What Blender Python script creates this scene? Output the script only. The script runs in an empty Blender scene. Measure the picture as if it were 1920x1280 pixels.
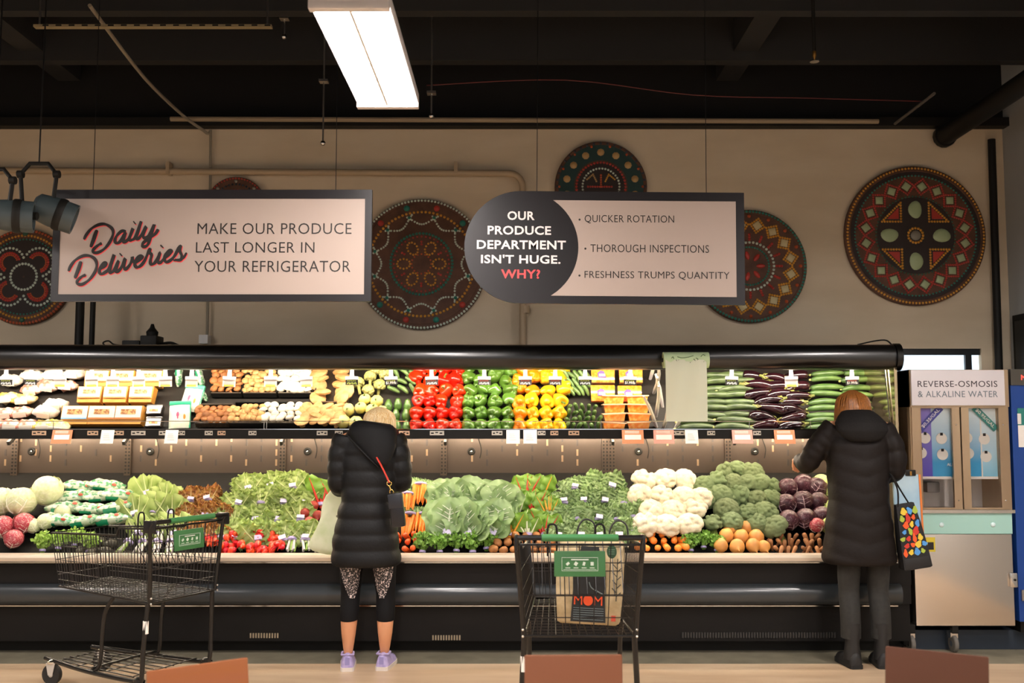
import bpy, bmesh, math, random
from mathutils import Vector, Matrix, Euler, noise
pi = math.pi
RND = random.Random(11)
SC = bpy.context.scene
COL = SC.collection

# ------------------------------------------------------------------ camera, world, exposure
F = 1920 * 35.0 / 36.0
CAMZ = 1.56
PITCH = math.atan(0.0803)
cd = bpy.data.cameras.new('camera'); cd.lens = 35.0; cd.sensor_width = 36.0
cd.dof.use_dof = True; cd.dof.focus_distance = 6.0; cd.dof.aperture_fstop = 2.4
cd.clip_start = 0.05
cam = bpy.data.objects.new('camera', cd); COL.objects.link(cam)
cam.location = (0, 0, CAMZ); cam.rotation_euler = (pi / 2 + PITCH, 0, 0)
SC.camera = cam
w = bpy.data.worlds.new('world'); SC.world = w; w.use_nodes = True
w.node_tree.nodes['Background'].inputs[0].default_value = (0.55, 0.7, 1.0, 1)
w.node_tree.nodes['Background'].inputs[1].default_value = 0.35
SC.view_settings.view_transform = 'Standard'; SC.view_settings.look = 'None'
SC.view_settings.exposure = 1.0; SC.view_settings.gamma = 1.0
SC.view_settings.use_curve_mapping = False
LAMP_E = 40.0
DAY_E = 0.5        # daylight in the storefront windows behind the viewer      # ceiling fixture diffusers
CASE_E = 52.0      # strip light under the display-case canopy
SHELF_E = 70.0      # strip light under the shelf

# ------------------------------------------------------------------ photo pixel -> place at a known depth
def ray(px, py):
    u = (px - 960) / F; v = (640 - py) / F
    return Vector((u, math.cos(PITCH) - v * math.sin(PITCH), math.sin(PITCH) + v * math.cos(PITCH)))
def W(px, py, Y):
    d = ray(px, py); t = Y / d.y
    return Vector((d.x * t, Y, CAMZ + d.z * t))
def PL(px, py, p0, n, lift=0.0):
    d = ray(px, py); o = Vector((0, 0, CAMZ))
    p0 = Vector(p0); n = Vector(n)
    t = (p0 - o).dot(n) / d.dot(n)
    return o + d * t + n * lift

# ------------------------------------------------------------------ materials
def lin(h):
    h = h.lstrip('#'); c = [int(h[i:i + 2], 16) / 255 for i in (0, 2, 4)]
    return tuple(x / 12.92 if x <= .04045 else ((x + .055) / 1.055) ** 2.4 for x in c) + (1,)
MATS = {}
def mat(name, c, rough=.5, metal=0, c2=None, ns=20, var=0, bump=0, bs=60, spec=.5, emit=0, trans=0, sss=0, alpha=1, stretch=None, thr=None, coat=0, hue=0, ior=None, tl=0):
    if name in MATS: return MATS[name]
    m = bpy.data.materials.new(name); m.use_nodes = True
    nt = m.node_tree; N = nt.nodes; L = nt.links; b = N['Principled BSDF']
    b.inputs['Roughness'].default_value = rough; b.inputs['Metallic'].default_value = metal
    b.inputs['Specular IOR Level'].default_value = spec
    if coat: b.inputs['Coat Weight'].default_value = coat; b.inputs['Coat Roughness'].default_value = .12
    if ior: b.inputs['IOR'].default_value = ior
    if trans: b.inputs['Transmission Weight'].default_value = trans
    if sss:
        b.inputs['Subsurface Weight'].default_value = sss; b.inputs['Subsurface Radius'].default_value = (.01, .008, .004)
    if alpha < 1: b.inputs['Alpha'].default_value = alpha
    if emit:
        b.inputs['Emission Color'].default_value = lin(c); b.inputs['Emission Strength'].default_value = emit
    out = None
    co = None
    def coords():
        nonlocal co
        if co is None:
            t = N.new('ShaderNodeTexCoord'); co = t.outputs['Object']
            if stretch:
                mp = N.new('ShaderNodeMapping'); mp.inputs['Scale'].default_value = stretch
                L.new(co, mp.inputs[0]); co = mp.outputs[0]
        return co
    if c2:
        nz = N.new('ShaderNodeTexNoise'); nz.inputs['Scale'].default_value = ns; nz.inputs['Detail'].default_value = 4
        L.new(coords(), nz.inputs['Vector'])
        rp = N.new('ShaderNodeValToRGB'); lo, hi = thr or (.35, .65)
        rp.color_ramp.elements[0].position = lo; rp.color_ramp.elements[1].position = hi
        rp.color_ramp.elements[0].color = lin(c); rp.color_ramp.elements[1].color = lin(c2)
        L.new(nz.outputs['Fac'], rp.inputs[0]); out = rp.outputs[0]
    if var or hue:
        oi = N.new('ShaderNodeObjectInfo'); hs = N.new('ShaderNodeHueSaturation')
        if out: L.new(out, hs.inputs['Color'])
        else: hs.inputs['Color'].default_value = lin(c)
        if var:
            mr = N.new('ShaderNodeMapRange'); mr.inputs['To Min'].default_value = 1 - var; mr.inputs['To Max'].default_value = 1 + var
            L.new(oi.outputs['Random'], mr.inputs['Value']); L.new(mr.outputs[0], hs.inputs['Value'])
        if hue:
            mr = N.new('ShaderNodeMapRange'); mr.inputs['To Min'].default_value = .5 - hue; mr.inputs['To Max'].default_value = .5 + hue
            L.new(oi.outputs['Random'], mr.inputs['Value']); L.new(mr.outputs[0], hs.inputs['Hue'])
        out = hs.outputs[0]
    if tl:
        tr = N.new('ShaderNodeBsdfTranslucent'); mx_ = N.new('ShaderNodeMixShader'); mx_.inputs[0].default_value = tl
        if out: L.new(out, tr.inputs[0])
        else: tr.inputs[0].default_value = lin(c)
        L.new(b.outputs[0], mx_.inputs[1]); L.new(tr.outputs[0], mx_.inputs[2]); L.new(mx_.outputs[0], N['Material Output'].inputs[0])
    if out: L.new(out, b.inputs['Base Color'])
    else: b.inputs['Base Color'].default_value = lin(c)
    if bump:
        nb = N.new('ShaderNodeTexNoise'); nb.inputs['Scale'].default_value = bs; nb.inputs['Detail'].default_value = 3
        L.new(coords(), nb.inputs['Vector'])
        bp = N.new('ShaderNodeBump'); bp.inputs['Strength'].default_value = bump; bp.inputs['Distance'].default_value = .01
        L.new(nb.outputs['Fac'], bp.inputs['Height']); L.new(bp.outputs[0], b.inputs['Normal'])
    MATS[name] = m
    return m

# ------------------------------------------------------------------ mesh builder
def frame(d):
    d = d.normalized()
    a = Vector((0, 0, 1)) if abs(d.z) < .9 else Vector((1, 0, 0))
    x = d.cross(a).normalized(); return x, d.cross(x).normalized()
class MB:
    def __init__(s): s.v = []; s.f = []; s.m = []
    def add(s, vs, fs, mi=0, M=None):
        o = len(s.v)
        s.v += [tuple(M @ Vector(p)) if M else tuple(p) for p in vs]
        s.f += [tuple(i + o for i in f) for f in fs]; s.m += [mi] * len(fs); return s
    def box(s, c, d, rot=None, mi=0, bev=0):
        bm = bmesh.new(); bmesh.ops.create_cube(bm, size=1)
        bmesh.ops.scale(bm, vec=Vector(d), verts=bm.verts)
        if bev: bmesh.ops.bevel(bm, geom=list(bm.edges), offset=bev, segments=2, affect='EDGES', profile=.6)
        M = Matrix.Translation(Vector(c))
        if rot is not None: M = M @ (rot if isinstance(rot, Matrix) else Euler(rot).to_matrix().to_4x4())
        bm.verts.ensure_lookup_table(); bm.verts.index_update()
        s.add([v.co.copy() for v in bm.verts], [[v.index for v in f.verts] for f in bm.faces], mi, M); bm.free(); return s
    def b2(s, x0, x1, y0, y1, z0, z1, mi=0, bev=0):
        return s.box(((x0 + x1) / 2, (y0 + y1) / 2, (z0 + z1) / 2), (x1 - x0, y1 - y0, z1 - z0), None, mi, bev)
    def loft(s, rings, cap=True, mi=0, closed=True):
        n = len(rings[0]); vs = [p for r in rings for p in r]; fs = []
        k = n if closed else n - 1
        for i in range(len(rings) - 1):
            for j in range(k):
                a = i * n + j; b = i * n + (j + 1) % n
                fs.append((a, b, b + n, a + n))
        if cap and closed:
            fs.append(tuple(range(n - 1, -1, -1))); fs.append(tuple((len(rings) - 1) * n + j for j in range(n)))
        return s.add(vs, fs, mi)
    def tube(s, pts, r, n=8, cap=True, mi=0, flat=1.0):
        pts = [Vector(p) for p in pts]; rs = r if isinstance(r, (list, tuple)) else [r] * len(pts)
        rings = []; x = None
        for i, p in enumerate(pts):
            d = (pts[min(i + 1, len(pts) - 1)] - pts[max(i - 1, 0)])
            if d.length < 1e-9: d = Vector((0, 0, 1))
            d.normalize()
            if x is None: x, y = frame(d)
            else:
                x = (x - d * x.dot(d))
                x = x.normalized() if x.length > 1e-6 else frame(d)[0]
            y = d.cross(x)
            rings.append([p + x * (math.cos(2 * pi * k / n) * rs[i]) + y * (math.sin(2 * pi * k / n) * rs[i] * flat) for k in range(n)])
        return s.loft(rings, cap, mi)
    def lathe(s, prof, n=16, M=None, mi=0, lob=None):
        o = []; fs = []
        for (r, z) in prof:
            for k in range(n):
                a = 2 * pi * k / n; q = r * (lob(a, z) if lob else 1)
                o.append((q * math.cos(a), q * math.sin(a), z))
        for i in range(len(prof) - 1):
            for k in range(n):
                fs.append((i * n + k, i * n + (k + 1) % n, (i + 1) * n + (k + 1) % n, (i + 1) * n + k))
        if prof[0][0] > 1e-5: fs.append(tuple(range(n - 1, -1, -1)))
        if prof[-1][0] > 1e-5: fs.append(tuple((len(prof) - 1) * n + k for k in range(n)))
        return s.add(o, fs, mi, M)
    def ball(s, c, r, nu=14, nv=9, mi=0, fn=None, M=None):
        r = r if isinstance(r, (tuple, list)) else (r, r, r)
        vs = []; fs = []
        for i in range(nv + 1):
            t = pi * i / nv
            for k in range(nu):
                a = 2 * pi * k / nu
                d = Vector((math.sin(t) * math.cos(a), math.sin(t) * math.sin(a), math.cos(t)))
                q = fn(d) if fn else 1
                vs.append((c[0] + d.x * r[0] * q, c[1] + d.y * r[1] * q, c[2] + d.z * r[2] * q))
        for i in range(nv):
            for k in range(nu):
                fs.append((i * nu + k, (i + 1) * nu + k, (i + 1) * nu + (k + 1) % nu, i * nu + (k + 1) % nu))
        return s.add(vs, fs, mi, M)
    def prism(s, poly, y0, y1, mi=0, M=None):     # polygon in x,z extruded along y
        n = len(poly)
        vs = [(p[0], y0, p[1]) for p in poly] + [(p[0], y1, p[1]) for p in poly]
        fs = [tuple(range(n)), tuple(range(2 * n - 1, n - 1, -1))] + [(i, i + n, (i + 1) % n + n, (i + 1) % n) for i in range(n)]
        return s.add(vs, fs, mi, M)
    def mesh(s, name, mats, smooth=True, ang=40, weld=True):
        me = bpy.data.meshes.new(name); me.from_pydata(s.v, [], s.f)
        for m in (mats if isinstance(mats, (list, tuple)) else [mats]): me.materials.append(m)
        if len(s.m): me.polygons.foreach_set('material_index', s.m)
        bm = bmesh.new(); bm.from_mesh(me)
        if weld: bmesh.ops.remove_doubles(bm, verts=bm.verts, dist=1e-5)
        bmesh.ops.recalc_face_normals(bm, faces=bm.faces); bm.to_mesh(me); bm.free()
        if smooth:
            me.polygons.foreach_set('use_smooth', [True] * len(me.polygons)); me.set_sharp_from_angle(angle=math.radians(ang))
        me.update(); return me
    def build(s, name, mats, parent=None, smooth=True, ang=40, loc=None, rot=None):
        return put(name, s.mesh(name, mats, smooth, ang), parent, loc, rot)

def put(name, me, parent=None, loc=None, rot=None, scale=None):
    o = bpy.data.objects.new(name, me); COL.objects.link(o)
    if parent: o.parent = parent
    if loc is not None: o.location = loc
    if rot is not None: o.rotation_euler = rot if not isinstance(rot, Matrix) else rot.to_euler()
    if scale is not None: o.scale = (scale,) * 3 if not hasattr(scale, '__len__') else scale
    return o
def tag(o, label=None, cat=None, group=None, kind=None):
    if label: o['label'] = label
    if cat: o['category'] = cat
    if group: o['group'] = group
    if kind: o['kind'] = kind
    return o
def thing(name, label, cat, loc=(0, 0, 0), rot=(0, 0, 0), group=None, scale=None):
    o = put(name, None, None, loc, rot, scale); o.empty_display_size = .05
    return tag(o, label, cat, group)
def struct(o): o['kind'] = 'structure'; return o
def inst(name, parts, label, cat, loc, rot=(0, 0, 0), scale=1.0, group=None):
    """parts: [(None, body mesh), (part name, mesh), ...]; the body mesh is the thing itself"""
    if parts[0][0] is None: root = put(name, parts[0][1], None, loc, rot, scale); rest = parts[1:]
    else: root = thing(name, None, None, loc, rot, None, scale); rest = parts
    tag(root, label, cat, group)
    for p in rest:
        put(p[0], p[1], root, p[2] if len(p) > 2 else None, p[3] if len(p) > 3 else None, p[4] if len(p) > 4 else None)
    return root
ORD = ['first', 'second', 'third', 'fourth', 'fifth', 'sixth', 'seventh', 'eighth', 'ninth', 'tenth', 'eleventh', 'twelfth', 'thirteenth', 'fourteenth', 'fifteenth', 'sixteenth', 'seventeenth', 'eighteenth', 'nineteenth', 'twentieth']
def nth(i, n):
    if n == 1: return 'alone'
    if i == 0: return 'leftmost'
    if i == n - 1: return 'rightmost'
    return ORD[i] + ' from the left'
def rowname(r, nr): return 'front' if r == 0 else ('top' if r == nr - 1 else ORD[r])

def catmull(pts, k=6, closed=False):
    P = [Vector(p) for p in pts]; out = []
    n = len(P)
    for i in range(n if closed else n - 1):
        p0 = P[(i - 1) % n] if closed else P[max(i - 1, 0)]; p1 = P[i]; p2 = P[(i + 1) % n]; p3 = P[(i + 2) % n] if closed else P[min(i + 2, n - 1)]
        for j in range(k):
            t = j / k
            out.append(.5 * ((2 * p1) + (p2 - p0) * t + (2 * p0 - 5 * p1 + 4 * p2 - p3) * t * t + (3 * p1 - p0 - 3 * p2 + p3) * t ** 3))
    if not closed: out.append(P[-1])
    return out

def eval_mesh(o):
    dg = bpy.context.evaluated_depsgraph_get()
    me = bpy.data.meshes.new_from_object(o.evaluated_get(dg), depsgraph=dg)
    return me
_TXT = {}
def text_mesh(body, bold=0.0, space=1.0):
    key = (body, bold, space)
    if key in _TXT: return _TXT[key]
    c = bpy.data.curves.new('lettering', 'FONT'); c.body = body; c.size = 1; c.offset = bold; c.space_character = space; c.resolution_u = 3
    o = bpy.data.objects.new('lettering', c); COL.objects.link(o)
    me = eval_mesh(o); bpy.data.objects.remove(o); bpy.data.curves.remove(c)
    vs = [v.co for v in me.vertices]
    x0 = min(v.x for v in vs); x1 = max(v.x for v in vs); y0 = min(v.y for v in vs); y1 = max(v.y for v in vs)
    V = [((v.x - x0) / (x1 - x0), (v.y - y0) / (y1 - y0)) for v in vs]; Fs = [tuple(p.vertices) for p in me.polygons]
    bpy.data.meshes.remove(me)
    _TXT[key] = (V, Fs); return _TXT[key]
def text(name, body, m, parent, x0, x1, z0, z1, y, bold=0.0, space=1.0, rotM=None, depth=.0012):
    """flat lettering facing -y, filling the box x0..x1, z0..z1 in the parent's frame, with a little thickness"""
    V, Fs = text_mesh(body, bold, space)
    n = len(V)
    vs = [(x0 + (x1 - x0) * a, y, z0 + (z1 - z0) * b) for a, b in V]
    if rotM: vs = [tuple(rotM @ Vector(p)) for p in vs]
    me = bpy.data.meshes.new(name); me.from_pydata(vs, [], Fs); me.materials.append(m)
    bm = bmesh.new(); bm.from_mesh(me); bmesh.ops.remove_doubles(bm, verts=bm.verts, dist=1e-6)
    ex = bmesh.ops.extrude_face_region(bm, geom=list(bm.faces))
    bmesh.ops.translate(bm, vec=Vector((0, depth, 0)), verts=[g for g in ex['geom'] if isinstance(g, bmesh.types.BMVert)])
    bmesh.ops.recalc_face_normals(bm, faces=bm.faces); bm.to_mesh(me); bm.free()
    return put(name, me, parent)
def remesh(mb, mats, voxel=.01, smooth=4, dec=None, name='m'):
    me = mb.mesh(name, mats, False, weld=False)
    o = bpy.data.objects.new(name, me); COL.objects.link(o)
    r = o.modifiers.new('r', 'REMESH'); r.mode = 'VOXEL'; r.voxel_size = voxel; r.use_smooth_shade = True
    if smooth: q = o.modifiers.new('s', 'SMOOTH'); q.factor = .5; q.iterations = smooth
    if dec: q = o.modifiers.new('d', 'DECIMATE'); q.ratio = dec
    out = eval_mesh(o); bpy.data.objects.remove(o); bpy.data.meshes.remove(me)
    out.materials.clear()
    for m in (mats if isinstance(mats, (list, tuple)) else [mats]): out.materials.append(m)
    out.polygons.foreach_set('use_smooth', [True] * len(out.polygons))
    out.polygons.foreach_set('material_index', [0] * len(out.polygons))
    return out
# ------------------------------------------------------------------ materials of the place
M_wall = mat('wall_paint', '#d9c7ab', .75, c2='#d0bda0', ns=1.5, bump=.05, bs=120, stretch=(1, 1, 3))
M_wallR = mat('wall_paint_grey', '#a9aaa8', .8)
M_black = mat('black_paint', '#15130f', .6, spec=.3)
M_ceil = mat('black_ceiling_paint', '#1b1a19', .85, spec=.2)
M_floor = mat('floor_vinyl', '#cbb294', .38, c2='#bc9f80', ns=2.2, bump=.02, bs=30, stretch=(.5, 3, 1))
M_conc = mat('floor_concrete', '#8f8772', .5, c2='#7d7664', ns=6)
M_gloss = mat('black_gloss', '#0d0c0b', .22, spec=.5)
M_pipe = mat('painted_pipe', '#b8a182', .5)
M_steel = mat('steel', '#b9b2a8', .3, metal=1)
M_chrome = mat('chrome', '#d8d6d2', .12, metal=1)
M_white = mat('white_plastic', '#e6e2dc', .45)
M_paper = mat('white_paper', '#ece7df', .7)
M_wire = mat('black_wire', '#0b0a0a', .35, spec=.5)
M_glass = mat('clear_glass', '#ffffff', .03, trans=1.0, ior=1.1)

X0, X1, Y0, Y1, ZC = -7.0, 4.02, -5.0, 8.0, 4.7
YS = 6.58                                            # where the vinyl meets the concrete strip
struct(MB().b2(X0, X1, Y0, YS, -.1, 0).build('floor', M_floor))
struct(MB().b2(X0, X1, YS, Y1 + .2, -.1, -.001).build('floor_concrete_strip', M_conc))
struct(MB().b2(X0, X1, Y0, Y1 + .2, ZC, ZC + .1).build('ceiling', M_ceil))
struct(MB().b2(X0 - .1, X0, Y0, Y1 + .2, 0, ZC).build('wall_left', M_wallR))
struct(MB().b2(X0, X1, Y0 - .1, Y0, 0, ZC).build('wall_front', M_wallR))
struct(MB().b2(X1, X1 + .1, Y0, Y1 + .2, 0, ZC).build('wall_right', M_wallR))
# back wall with the window opening
WX0, WX1, WZ0, WZ1 = 3.02, 3.78, 1.25, 2.145
ZB = W(960, 239, Y1).z
xs = [X0, WX0, WX1, X1]; zs = [0, WZ0, WZ1, ZB]
mb = MB(); vs = []; fs = []
for z in zs:
    for x in xs: vs += [(x, Y1, z)]
nv = len(vs); vs += [(x, Y1 + .2, z) for (x, _, z) in vs]
for j in range(3):
    for i in range(3):
        a = j * 4 + i
        if (i, j) == (1, 1): continue
        fs += [(a, a + 1, a + 5, a + 4), (a + nv, a + 4 + nv, a + 5 + nv, a + 1 + nv)]
for a, b in ((5, 6), (6, 10), (10, 9), (9, 5)): fs.append((a, b, b + nv, a + nv))
struct(mb.add(vs, fs).build('wall_back', M_wall, smooth=False))
struct(MB().b2(X0, X1, Y1 - .02, Y1 + .2, ZB, ZC).build('wall_back_upper', M_ceil))
# window
win = struct(thing('window_1', None, None, (0, 0, 0)))
M_frame = mat('black_window_frame', '#121416', .4)
t = .05
mb = MB().b2(WX0, WX1, Y1 + .02, Y1 + .1, WZ1 - t, WZ1).b2(WX0, WX1, Y1 + .02, Y1 + .1, WZ0, WZ0 + t)
mb.b2(WX0, WX0 + t, Y1 + .02, Y1 + .1, WZ0 + t, WZ1 - t).b2(WX1 - t - .07, WX1 - .07, Y1 + .02, Y1 + .1, WZ0 + t, WZ1 - t)
mb.build('window_frame', M_frame, win)
MB().b2(WX0 + t, WX1, Y1 + .05, Y1 + .07, WZ0 + t, WZ1 - t).build('pane', mat('daylit_frosted_glass', '#c9dcea', .5, emit=.75), win)
M_day = mat('daylit_storefront_glass', '#dbe8f5', .4, emit=DAY_E)
for k, (a, b) in enumerate(((-4.6, -2.6), (-2.3, -.3), (0, 2.0), (2.2, 3.85))):
    wn = struct(thing('window_%d' % (k + 2), None, None, (0, 0, 0)))
    mb = MB().b2(a, b, Y0, Y0 + .06, .35, .42).b2(a, b, Y0, Y0 + .06, 2.18, 2.25).b2(a, a + .06, Y0, Y0 + .06, .42, 2.18).b2(b - .06, b, Y0, Y0 + .06, .42, 2.18)
    mb.build('window_frame', M_frame, wn)
    MB().b2(a + .06, b - .06, Y0 + .01, Y0 + .03, .42, 2.18).build('pane', M_day, wn)
# ledger, pipes under the ceiling
struct(MB().b2(X0, X1, Y1 - .12, Y1 - .02, ZB - .02, ZB + .05).build('trim_1', M_black))
P = W(960, 223, 7.85).z
struct(MB().tube([(-2.75, 7.85, P), (2.95, 7.85, P - .02)], .02, 8).build('trim_2', mat('pale_batten', '#a08d72', .6)))
for nme, pts, r, lab in (
    ('ceiling_joist', 7.3, .12, 'black ceiling beam nearest the back wall, along the room'),
    ('ceiling_joist', 6.4, .12, 'black ceiling beam above the left sign, along the room'),
    ('ceiling_joist', 5.2, .12, 'black ceiling beam over the lit fixture, along the room')):
    o = MB().b2(X0, X1, pts - .05, pts + .05, 4.25, ZC).build(nme, mat('black_beam', '#201f1e', .7))
    struct(o)
for x in (-3.6, 1.75):
    struct(MB().b2(x - .09, x + .09, Y0, 7.9, 4.32, ZC).build('ceiling_beam', mat('black_beam', '#201f1e', .7)))
# heavy black duct running from the wall towards the viewer on the right
A = W(1772, 255, 7.9)
d = thing('ceiling_duct', 'thick black pipe under the ceiling above the round wall plaques', 'pipe', A)
MB().tube([(0, 0, 0), (0, -4.5, .02)], .075, 14).build('pipe_run', M_black, d)
MB().tube([(0, -.02, 0), (0, .03, 0)], .09, 14).build('end_flange', M_black, d)
# white wall pipe with elbow
Yp = 7.93
a = W(-60, 319, Yp); b = W(955, 325, Yp); c = W(980, 350, Yp); e = W(980, 700, Yp)
wp = thing('wall_pipe', 'long pale painted pipe along the wall bending down behind the sign', 'pipe', (0, 0, 0))
MB().tube([a, b] + [b + Vector((math.sin(t * pi / 2 / 5) * (c.x - b.x), 0, (c.z - b.z) * (1 - math.cos(t * pi / 2 / 5)))) for t in range(1, 6)] + [e], .027, 10).build('pipe_run', M_pipe, wp)
for px in (316, 855):
    q = W(px, 320, Yp)
    MB().b2(q.x - .014, q.x + .014, Yp - .03, Yp + .06, q.z - .03, q.z + .07).build('pipe_bracket', M_pipe, wp)
q = W(985, 580, Yp)
MB().tube([q + Vector((0, 0, -.03)), q + Vector((0, 0, .03))], .036, 10).build('coupling', M_pipe, wp)
q = W(395, 270, 7.95); q0 = W(388, 640, 7.95)
cdt = thing('wall_conduit', 'thin grey conduit coming down the wall behind the left sign', 'conduit', (0, 0, 0))
up = W(168, 10, 5.9)
MB().tube(catmull([up, W(270, 145, 6.95), W(345, 218, 7.72), W(388, 250, 7.93), q, q0 + Vector((0, 0, .4)), q0], 5), .012, 8).build('pipe_run', mat('grey_conduit', '#8d8270', .5), cdt)
MB().b2(q0.x - .05, q0.x + .02, 7.9, 7.99, q0.z - .02, q0.z + .05).build('junction_box', M_white, cdt)
# black pipe and pale pipe in the right-hand corner
a = W(1858, 262, 7.94); b = W(1872, 700, 7.94)
MBo = MB().tube([(a.x, 7.93, a.z), (b.x - .01, 7.93, .2)], .03, 10)
tag(MBo.build('corner_pipe', M_black), 'black vertical pipe in the corner beside the round plaques', 'pipe')
a = W(1884, 270, 7.96)
tag(MB().tube([(a.x + .03, 7.96, a.z), (a.x + .03, 7.96, .2)], .022, 10).build('corner_pipe', mat('pale_pipe', '#b3aa9c', .5)), 'pale vertical pipe just right of the black corner pipe', 'pipe')
# framed dark panel on the right wall
o = thing('wall_panel', 'dark framed panel on the right wall above the blue kiosk', 'panel', (X1, 7.6, 1.75))
MB().b2(-.03, 0, -.3, .3, 0, .65).build('panel_frame', M_black, o); MB().b2(-.035, -.028, -.26, .26, .04, .6).build('panel_face', mat('dark_panel', '#262422', .4), o)
# posts and wires behind the left sign, standing on the case
for px, r, lab in ((148, .032, 'thick black post rising behind the left sign from the case top'), (172, .02, 'thinner black post beside the thick post behind the left sign')):
    a = W(px, 640, 7.5)
    tag(MB().tube([(a.x, 7.5, 2.06), (a.x, 7.5, 2.62)], r, 10).build('support_post', M_black), lab, 'post')
# strut rail and rods under the ceiling on the left
s = W(65, 50, 6.0); e = W(510, 50, 6.0)
o = thing('strut_rail', 'pale perforated strut rail hanging under the black ceiling', 'rail', (0, 0, 0))
mb = MB().b2(s.x, e.x, 5.98, 6.02, s.z - .008, s.z + .008)
mb.build('rail', mat('galvanised', '#9a8a68', .5, metal=.3), o)
for k in range(18):
    x = s.x + .06 + k * (e.x - s.x - .1) / 17
    MB().b2(x, x + .035, 5.975, 5.982, s.z - .004, s.z + .004).build('slot', M_black, o)
for x in (s.x + .03, e.x - .03): MB().tube([(x, 6, s.z), (x, 6, ZC)], .006, 6).build('rod', M_steel, o)
for px, py, L, lab in ((607, 168, .42, 'thin ceiling rod left of the bright fixture'), (533, 50, .12, 'short ceiling rod beside the strut rail end'), (809, 190, .15, 'small ceiling fitting right of the bright fixture')):
    p = W(px, py, 6.6)
    o = thing('ceiling_rod', lab, 'rod', p)
    MB().tube([(0, 0, -L + .06), (0, 0, ZC - p.z)], .006, 6).build('rod', M_steel, o)
    MB().ball((0, 0, -L + .05), .018, 8, 6).build('tip', M_chrome, o); MB().b2(-.03, .03, -.03, .03, .05, .065).build('plate', M_steel, o)
p = W(1527, 105, 6.2)
o = thing('sprinkler_head', 'small brass sprinkler head hanging from the black ceiling', 'sprinkler', p)
MB().tube([(0, 0, ZC - p.z), (0, 0, .03)], .012, 8).build('drop_pipe', M_black, o)
MB().lathe([(.012, .03), (.014, .0), (.006, -.02), (.006, -.035)], 10).build('body', mat('brass', '#b08040', .35, metal=1), o)
MB().lathe([(.0, -.03), (.03, -.034), (.03, -.038), (0, -.04)], 12).build('deflector', M_chrome, o)
a = W(1060, 150, 6.7); b = W(1480, 172, 7.0); c2 = W(1730, 190, 7.2)
tag(MB().tube(catmull([W(800, 160, 6.6), a, W(1300, 178, 6.8), W(1520, 184, 7.0), c2], 5), .004, 5).build('ceiling_cable', mat('red_cable', '#5a1512', .5)), 'thin dark red cable running along the black ceiling', 'cable')

tag(MB().tube([W(1678, 232, 7.7), W(1752, 175, 6.9)], .011, 6).build('ceiling_brace', mat('dull_brace', '#5a544c', .6)), 'thin slanted metal brace beside the thick black pipe', 'brace')
# ------------------------------------------------------------------ ceiling light fixtures
M_lens = mat('lit_lens', '#fff6f1', .4, emit=LAMP_E)
M_house = mat('white_fixture_metal', '#dcd6d4', .5)
def fixture(x, y, z, label):
    o = thing('ceiling_light', label, 'ceiling light', (x, y, z), group='ceiling light fixtures')
    mb = MB(); mb.b2(-.155, .155, -.62, .62, .012, .07, bev=.006); mb.build('housing', M_house, o)
    for s in (-1, 1):
        ring = []
        for yy in (-.575, .575):
            ring.append([(s * (.077 + .068 * math.cos(t)), yy, .012 - .010 * min(1, 3 * abs(math.sin(t)))) for t in [pi * k / 8 for k in range(9)]])
        MB().loft(ring, True, closed=True).build('lens', M_lens, o)
    for yy in (-.6, .6): MB().b2(-.155, .155, yy - .02, yy + .02, -.012, .02, bev=.004).build('end_cap', M_house, o)
    MB().b2(-.006, .006, -.58, .58, -.004, .014).build('centre_rib', M_house, o)
    for yy in (-.5, .5): MB().tube([(0, yy, .07), (0, yy, ZC - z)], .004, 5).build('hanger_cable', M_wire, o)
    return o
LX = -.626; LZ = W(720, 201, 4.93).z
fixture(LX, 4.31, LZ, 'lit twin-lens ceiling light hanging above the signs')
for x, s_ in ((LX - 3.6, 'left'), (LX + 3.6, 'right')): fixture(x, 4.31, LZ, 'lit twin-lens ceiling light beyond the %s edge of the picture' % s_)
for y, t_ in ((2.0, 'just ahead of'), (-1.0, 'behind')):  # unseen fixture rows, added to brighten the room and the back wall
    for x, s_ in ((LX - 3.6, 'left'), (LX, 'middle'), (LX + 3.6, 'right')): fixture(x, y, LZ, 'added twin-lens fill light %s the viewer, %s one, out of the picture' % (t_, s_))

# ------------------------------------------------------------------ hanging signs
YSG = 5.6
M_sframe = mat('sign_black', '#1d1a1c', .35, spec=.4)
M_sface = mat('sign_face', '#a9998f', .4, spec=.35)
M_ink = mat('sign_ink', '#1f1a18', .5)
M_redink = mat('sign_red', '#e0484a', .5)
M_lett = mat('sign_white_lettering', '#e9dedb', .5)
def sx(px, py=460): return W(px, py, YSG).x
def sz(px, py): return W(px, py, YSG).z
def hang_wires(o, pxs, ztop):
    for px in pxs: MB().tube([(sx(px) - o.location.x, 0, ztop - o.location.z), (sx(px) - o.location.x, 0, ZC - o.location.z)], .0022, 5).build('hanging_wire', M_wire, o)
# left sign
zt, zb = sz(400, 356), sz(400, 565); xl, xr = sx(99.5), sx(697)
c = Vector(((xl + xr) / 2, YSG, (zt + zb) / 2)); hw = (xr - xl) / 2; hh = (zt - zb) / 2
o = thing('hanging_sign', 'wide white hanging sign reading Daily Deliveries beside three lines', 'sign', c)
q = .04
MB().b2(-hw, hw, 0, .02, -hh, hh).build('backing_board', M_sframe, o)
mb = MB(); mb.b2(-hw, hw, -.008, 0, hh - q - .012, hh).b2(-hw, hw, -.008, 0, -hh, -hh + q).b2(-hw, -hw + q, -.008, 0, -hh + q, hh - q - .012).b2(hw - q, hw, -.008, 0, -hh + q, hh - q - .012)
mb.build('frame', M_sframe, o)
MB().b2(-hw + q, hw - q, -.004, -.0005, -hh + q, hh - q - .012).build('face', M_sface, o)
lx = lambda px: sx(px) - c.x
lz = lambda py: sz(400, py) - c.z
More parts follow.
